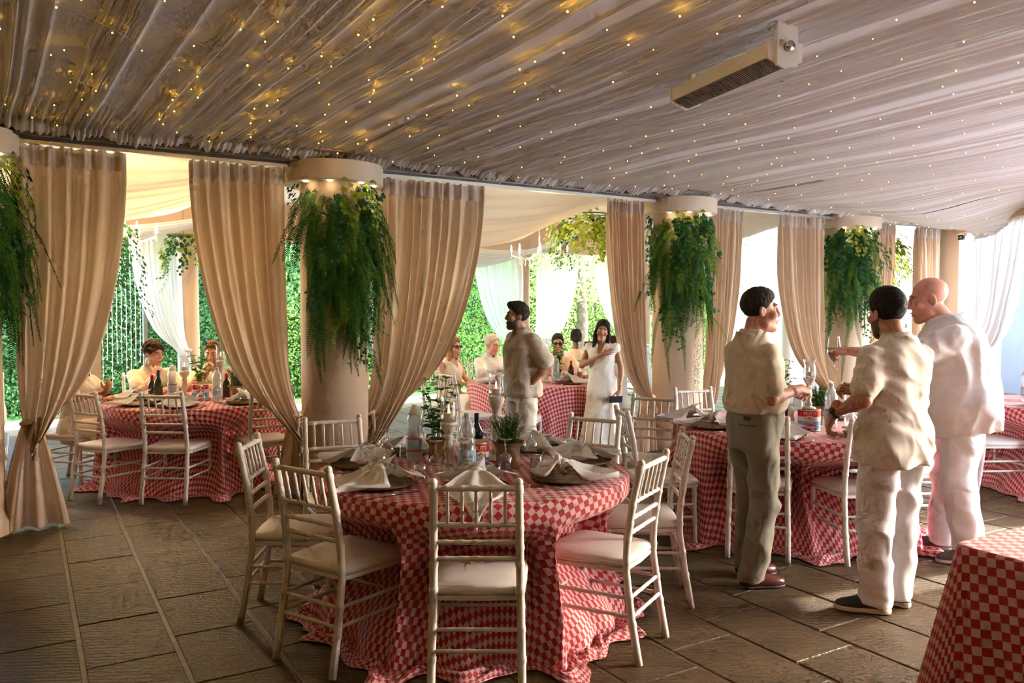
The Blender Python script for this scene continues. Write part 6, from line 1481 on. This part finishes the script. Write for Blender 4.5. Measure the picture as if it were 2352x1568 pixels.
person('blonde woman in black sunglasses and ivory sleeveless top', (-.76, 9.98), (.80, -.60), dict(SITB, skin=(.62, .33, .22), hairc=(.42, .25, .10), hair='long', hlen=.08, hth=.016, hline=.0, shades=True, fem=True, hyaw=.05, girth=.88, sl=(-.165, .01, 1.02), sr=(.165, .01, 1.02), er=(.21, .06, .78), wr=(.06, .30, .73), el=(-.21, .06, .78), wl=(-.04, .31, .72), hand_r=((-.5, .8, -.2), (.3, 0, 1), (.5, .6, .7, .7)), hand_l=((.5, .8, -.2), (-.3, 0, 1), (.5, .6, .7, .7)), top=dict(m=IVORY, name='sleeveless_top', hem=-.05, inf=.012, sleeve=0, tank=True, vneck=.10, collar=False, wr=.004), skirt=dict(m=IVORY, lo=(-.4, -.25, .0), hi=(.4, .75, .85), len=.12)), GS)
person('white-haired man in white long-sleeved shirt, mostly behind the man in linen', (-.29, 10.74), (.55, -.83), dict(SITB, skin=(.63, .34, .27), hairc=(.62, .60, .57), hair='short', hth=.012, hyaw=.2, hpitch=-.12, el=(-.25, .2, .80), er=(.25, .2, .80), hand_r=((-.5, .8, 0), (.2, 0, 1), (.5, .6, .7, .7)), hand_l=((.5, .8, 0), (-.2, 0, 1), (.5, .6, .7, .7)), top=dict(m=WHITEC, hem=-.05, inf=.026, sleeve=1.9, cuff=.07), trousers=dict(m=LTROU)), GS)
person('dark-haired man in dark sunglasses and peach shirt', (.61, 10.94), (-.12, -.99), dict(SITB, skin=(.58, .30, .22), hairc=(.03, .022, .018), hair='short', hth=.012, shades=True, hyaw=.1, el=(-.25, .2, .8), er=(.25, .2, .8), hand_r=((-.5, .8, 0), (.2, 0, 1), (.5, .6, .7, .7)), hand_l=((.5, .8, 0), (-.2, 0, 1), (.5, .6, .7, .7)), top=dict(m=fabric('peach_shirt', (.80, .62, .46)), hem=-.05, inf=.022, sleeve=.85, cuff=.075), trousers=dict(m=LTROU)), GS)
person('person with dark hair in a bun, back turned, farthest in', (.93, 12.0), (.1, 1), dict(SITB, skin=BROWN, hairc=(.012, .01, .009), hair='bun', fem=True, girth=.9, head=(0, .03, 1.24), hline=.03, top=dict(m=fabric('apricot_top', (.78, .60, .45)), hem=-.05, inf=.016, sleeve=.6, collar=False), skirt=dict(m=DRESS, lo=(-.4, -.25, .0), hi=(.4, .75, .85), len=.12)), GS)
person('seated guest behind the white dress raising a black camera', (1.26, 9.88), (-.96, -.28), dict(SITB, skin=(.55, .28, .19), hairc=(.06, .03, .02), hair='long', hlen=.1, fem=True, girth=.88, el=(-.17, .24, .86), wl=(-.08, .33, 1.09), er=(.2, .2, .8), hand_l=((.2, .1, 1), (-.6, -.7, 0), (.9, 1, 1.1, 1.1), (.9, 0)), hand_r=((-.5, .8, 0), (.2, 0, 1), (.5, .6, .7, .7)), top=dict(m=DRESS, hem=-.05, inf=.012, sleeve=.5, collar=False), skirt=dict(m=DRESS, lo=(-.4, -.25, .0), hi=(.4, .75, .85), len=.12)), GS)
person('woman in crocheted top with a black bracelet watch, mostly behind the tan curtain', (-4.08, 7.72), (.98, -.2), dict(SITB, skin=(.50, .25, .16), hairc=(.10, .05, .03), hair='long', hlen=.12, fem=True, girth=.9, er=(.2, .16, .80), wr=(.02, .34, .92), el=(-.2, .14, .82), wl=(.08, .42, .80), hand_l=((.9, .4, -.1), (-.2, .3, .9), (.6, .7, .8, .8)), hand_r=((-.1, .3, .9), (.2, .9, .1), (.7, .8, .9, .9)), watch=('l', BLACKW, (0, 0, 1), BLACKW), top=dict(m=IVORY, hem=-.05, inf=.014, sleeve=.8, cuff=.06, collar=False, wr=.004), skirt=dict(m=IVORY, lo=(-.4, -.25, .0), hi=(.4, .75, .85), len=.3)), GS)
person('grey-haired man at the picture edge past the fern, pale shirt', (-5.42, 8.55), (-.75, -.65), dict(SITB, skin=RUDDY, hairc=(.06, .045, .035), hair='short', top=dict(m=WHITEC, hem=-.05, inf=.022, sleeve=.85, cuff=.075), trousers=dict(m=LTROU)), GS)
PK.scale = PC.scale = (.985,) * 3; PB.scale = (1.012,) * 3; LM.scale = (.945,) * 3; LW.scale = (.975,) * 3
# things in hands
from mathutils.bvhtree import BVHTree
def decal(per, part, V2, F, origin, d, right, up, m, name, lift=.002):
    tg = [c for c in per.children if c.name.split('.')[0] == part]; best = None
    for o in tg:
        bv = BVHTree.FromPolygons([v.co for v in o.data.vertices], [tuple(p.vertices) for p in o.data.polygons]); P = []
        for x, y in V2:
            h = bv.ray_cast(Vector(origin) + Vector(right) * x + Vector(up) * y, Vector(d))[0]
            if h is None: P = None; break
            P.append(h - Vector(d) * lift)
        if P and (best is None or (P[0] - Vector(origin)).length < best[0]): best = ((P[0] - Vector(origin)).length, P, o)
    if best: obj(name, mkmesh(name, P if len(tg) == 1 else best[1], F, m), per if part != 'shoe' else best[2])
def rect2(w_, h_, n=6):
    V = [(-w_ / 2 + w_ * i / n, -h_ / 2 + h_ * j) for i in range(n + 1) for j in (0, 1)]; return V, [(2 * i, 2 * i + 2, 2 * i + 3, 2 * i + 1) for i in range(n)]
q = .7071; dk = mat('dark_patch', (.05, .04, .025), .7, var=.1, vscale=40)
for w_, h_, z_, m_, nm in ((.045, .024, 1.005, dk, 'waist_patch'), (.11, .006, .965, dk, 'back_pocket')):
    V2, F2 = rect2(w_, h_); decal(PK, 'trousers', V2, F2, (.45 * q, -.45 * q, z_), (-q, q, 0), (q, q, 0), (0, 0, 1), m_, nm)
V2, F2 = text_mesh('S', .055); decal(PB, 'shoe', [tuple(v[:2]) for v in V2], F2, (-.5, .05, .045), (1, 0, 0), (0, -1, 0), (0, 0, 1), SOLEG, 'logo')
def at_person(loc, face, p):
    a = math.atan2(face[1], face[0]) - PI / 2; return Vector((loc[0] + p[0] * math.cos(a) - p[1] * math.sin(a), loc[1] + p[0] * math.sin(a) + p[1] * math.cos(a), p[2]))
def beer_glass(label, p, fill, H=.2):
    t = thing('beer_glass', label, 'glass', p); b = MB(); b.lathe([(.034, 0), (.03, .005), (.007, .012), (.005, .035), (.012, .05), (.036, .085), (.043, .12), (.041, .16), (.034, H + .02)], 26); b.build('bowl', M_GLASS, t)
    b = capped(); b.lathe([(.004, .05), (.034, .085), (.0405, .085 + fill)], 22); b.build('drink', mat('pale_beer', (.62, .38, .14), .1, var=.05, vscale=10, trans=.5), t); return t
beer_glass('stemmed beer glass with a little beer, raised in the bald man\'s hand', at_person((2.92, 5.36), (-.93, .36), (-.165, .775, 1.215)), .028)
t = thing('beer_glass', 'clear stemmed glass held by the man in khaki trousers', 'glass', at_person((1.425, 4.86), (.96, .28), (.115, .30, 1.10))); b = MB(); b.lathe([(.032, 0), (.006, .008), (.004, .07), (.02, .09), (.036, .12), (.038, .15), (.033, .19)], 24); b.build('bowl', M_GLASS, t)
pp = at_person((.985, 9.02), (-.42, -.91), (-.195, .122, .648)); t = thing('mobile_phone', 'dark phone in the hand of the woman in white', 'phone', pp, .25); t.rotation_euler = (.25, .0, .3)
b = MB(); b.box((-.075, -.004, -.036), (.075, .005, .036)); b.build('phone_case', mat('phone_navy', (.012, .018, .035), .35, var=.05, vscale=20), t, False); b = MB(); b.box((-.068, -.006, -.03), (-.038, -.0045, .0)); b.build('lens_plate', BLACKW, t, False)
pc = at_person((1.26, 9.88), (-.96, -.28), (-.06, .38, 1.20)); t = thing('camera', 'black compact camera held up behind the white dress', 'camera', pc, .4); b = MB(); b.box((-.055, -.03, -.03), (.055, .03, .035)); b.build('camera_body', BLACKW, t, False); b = MB(); b.tube([(0, -.03, 0), (0, -.07, 0)], .025, 14); b.build('lens', BLACKW, t)
t = thing('necklace', 'fine gold necklace on the woman in white', 'necklace', (0, 0, 0)); b = MB(); pts = [at_person((.985, 9.02), (-.42, -.91), (x, .075 + .02 * (1 - (x / .06) ** 2), 1.235 - .07 * (1 - (x / .06) ** 2))) for x in np.linspace(-.06, .06, 9)]; b.tube([p - pts[4] for p in pts], .0022, 5); t.location = pts[4]; b.build('chain', mat('gold', (.7, .45, .12), .3, metal=1, var=.05, vscale=20), t)
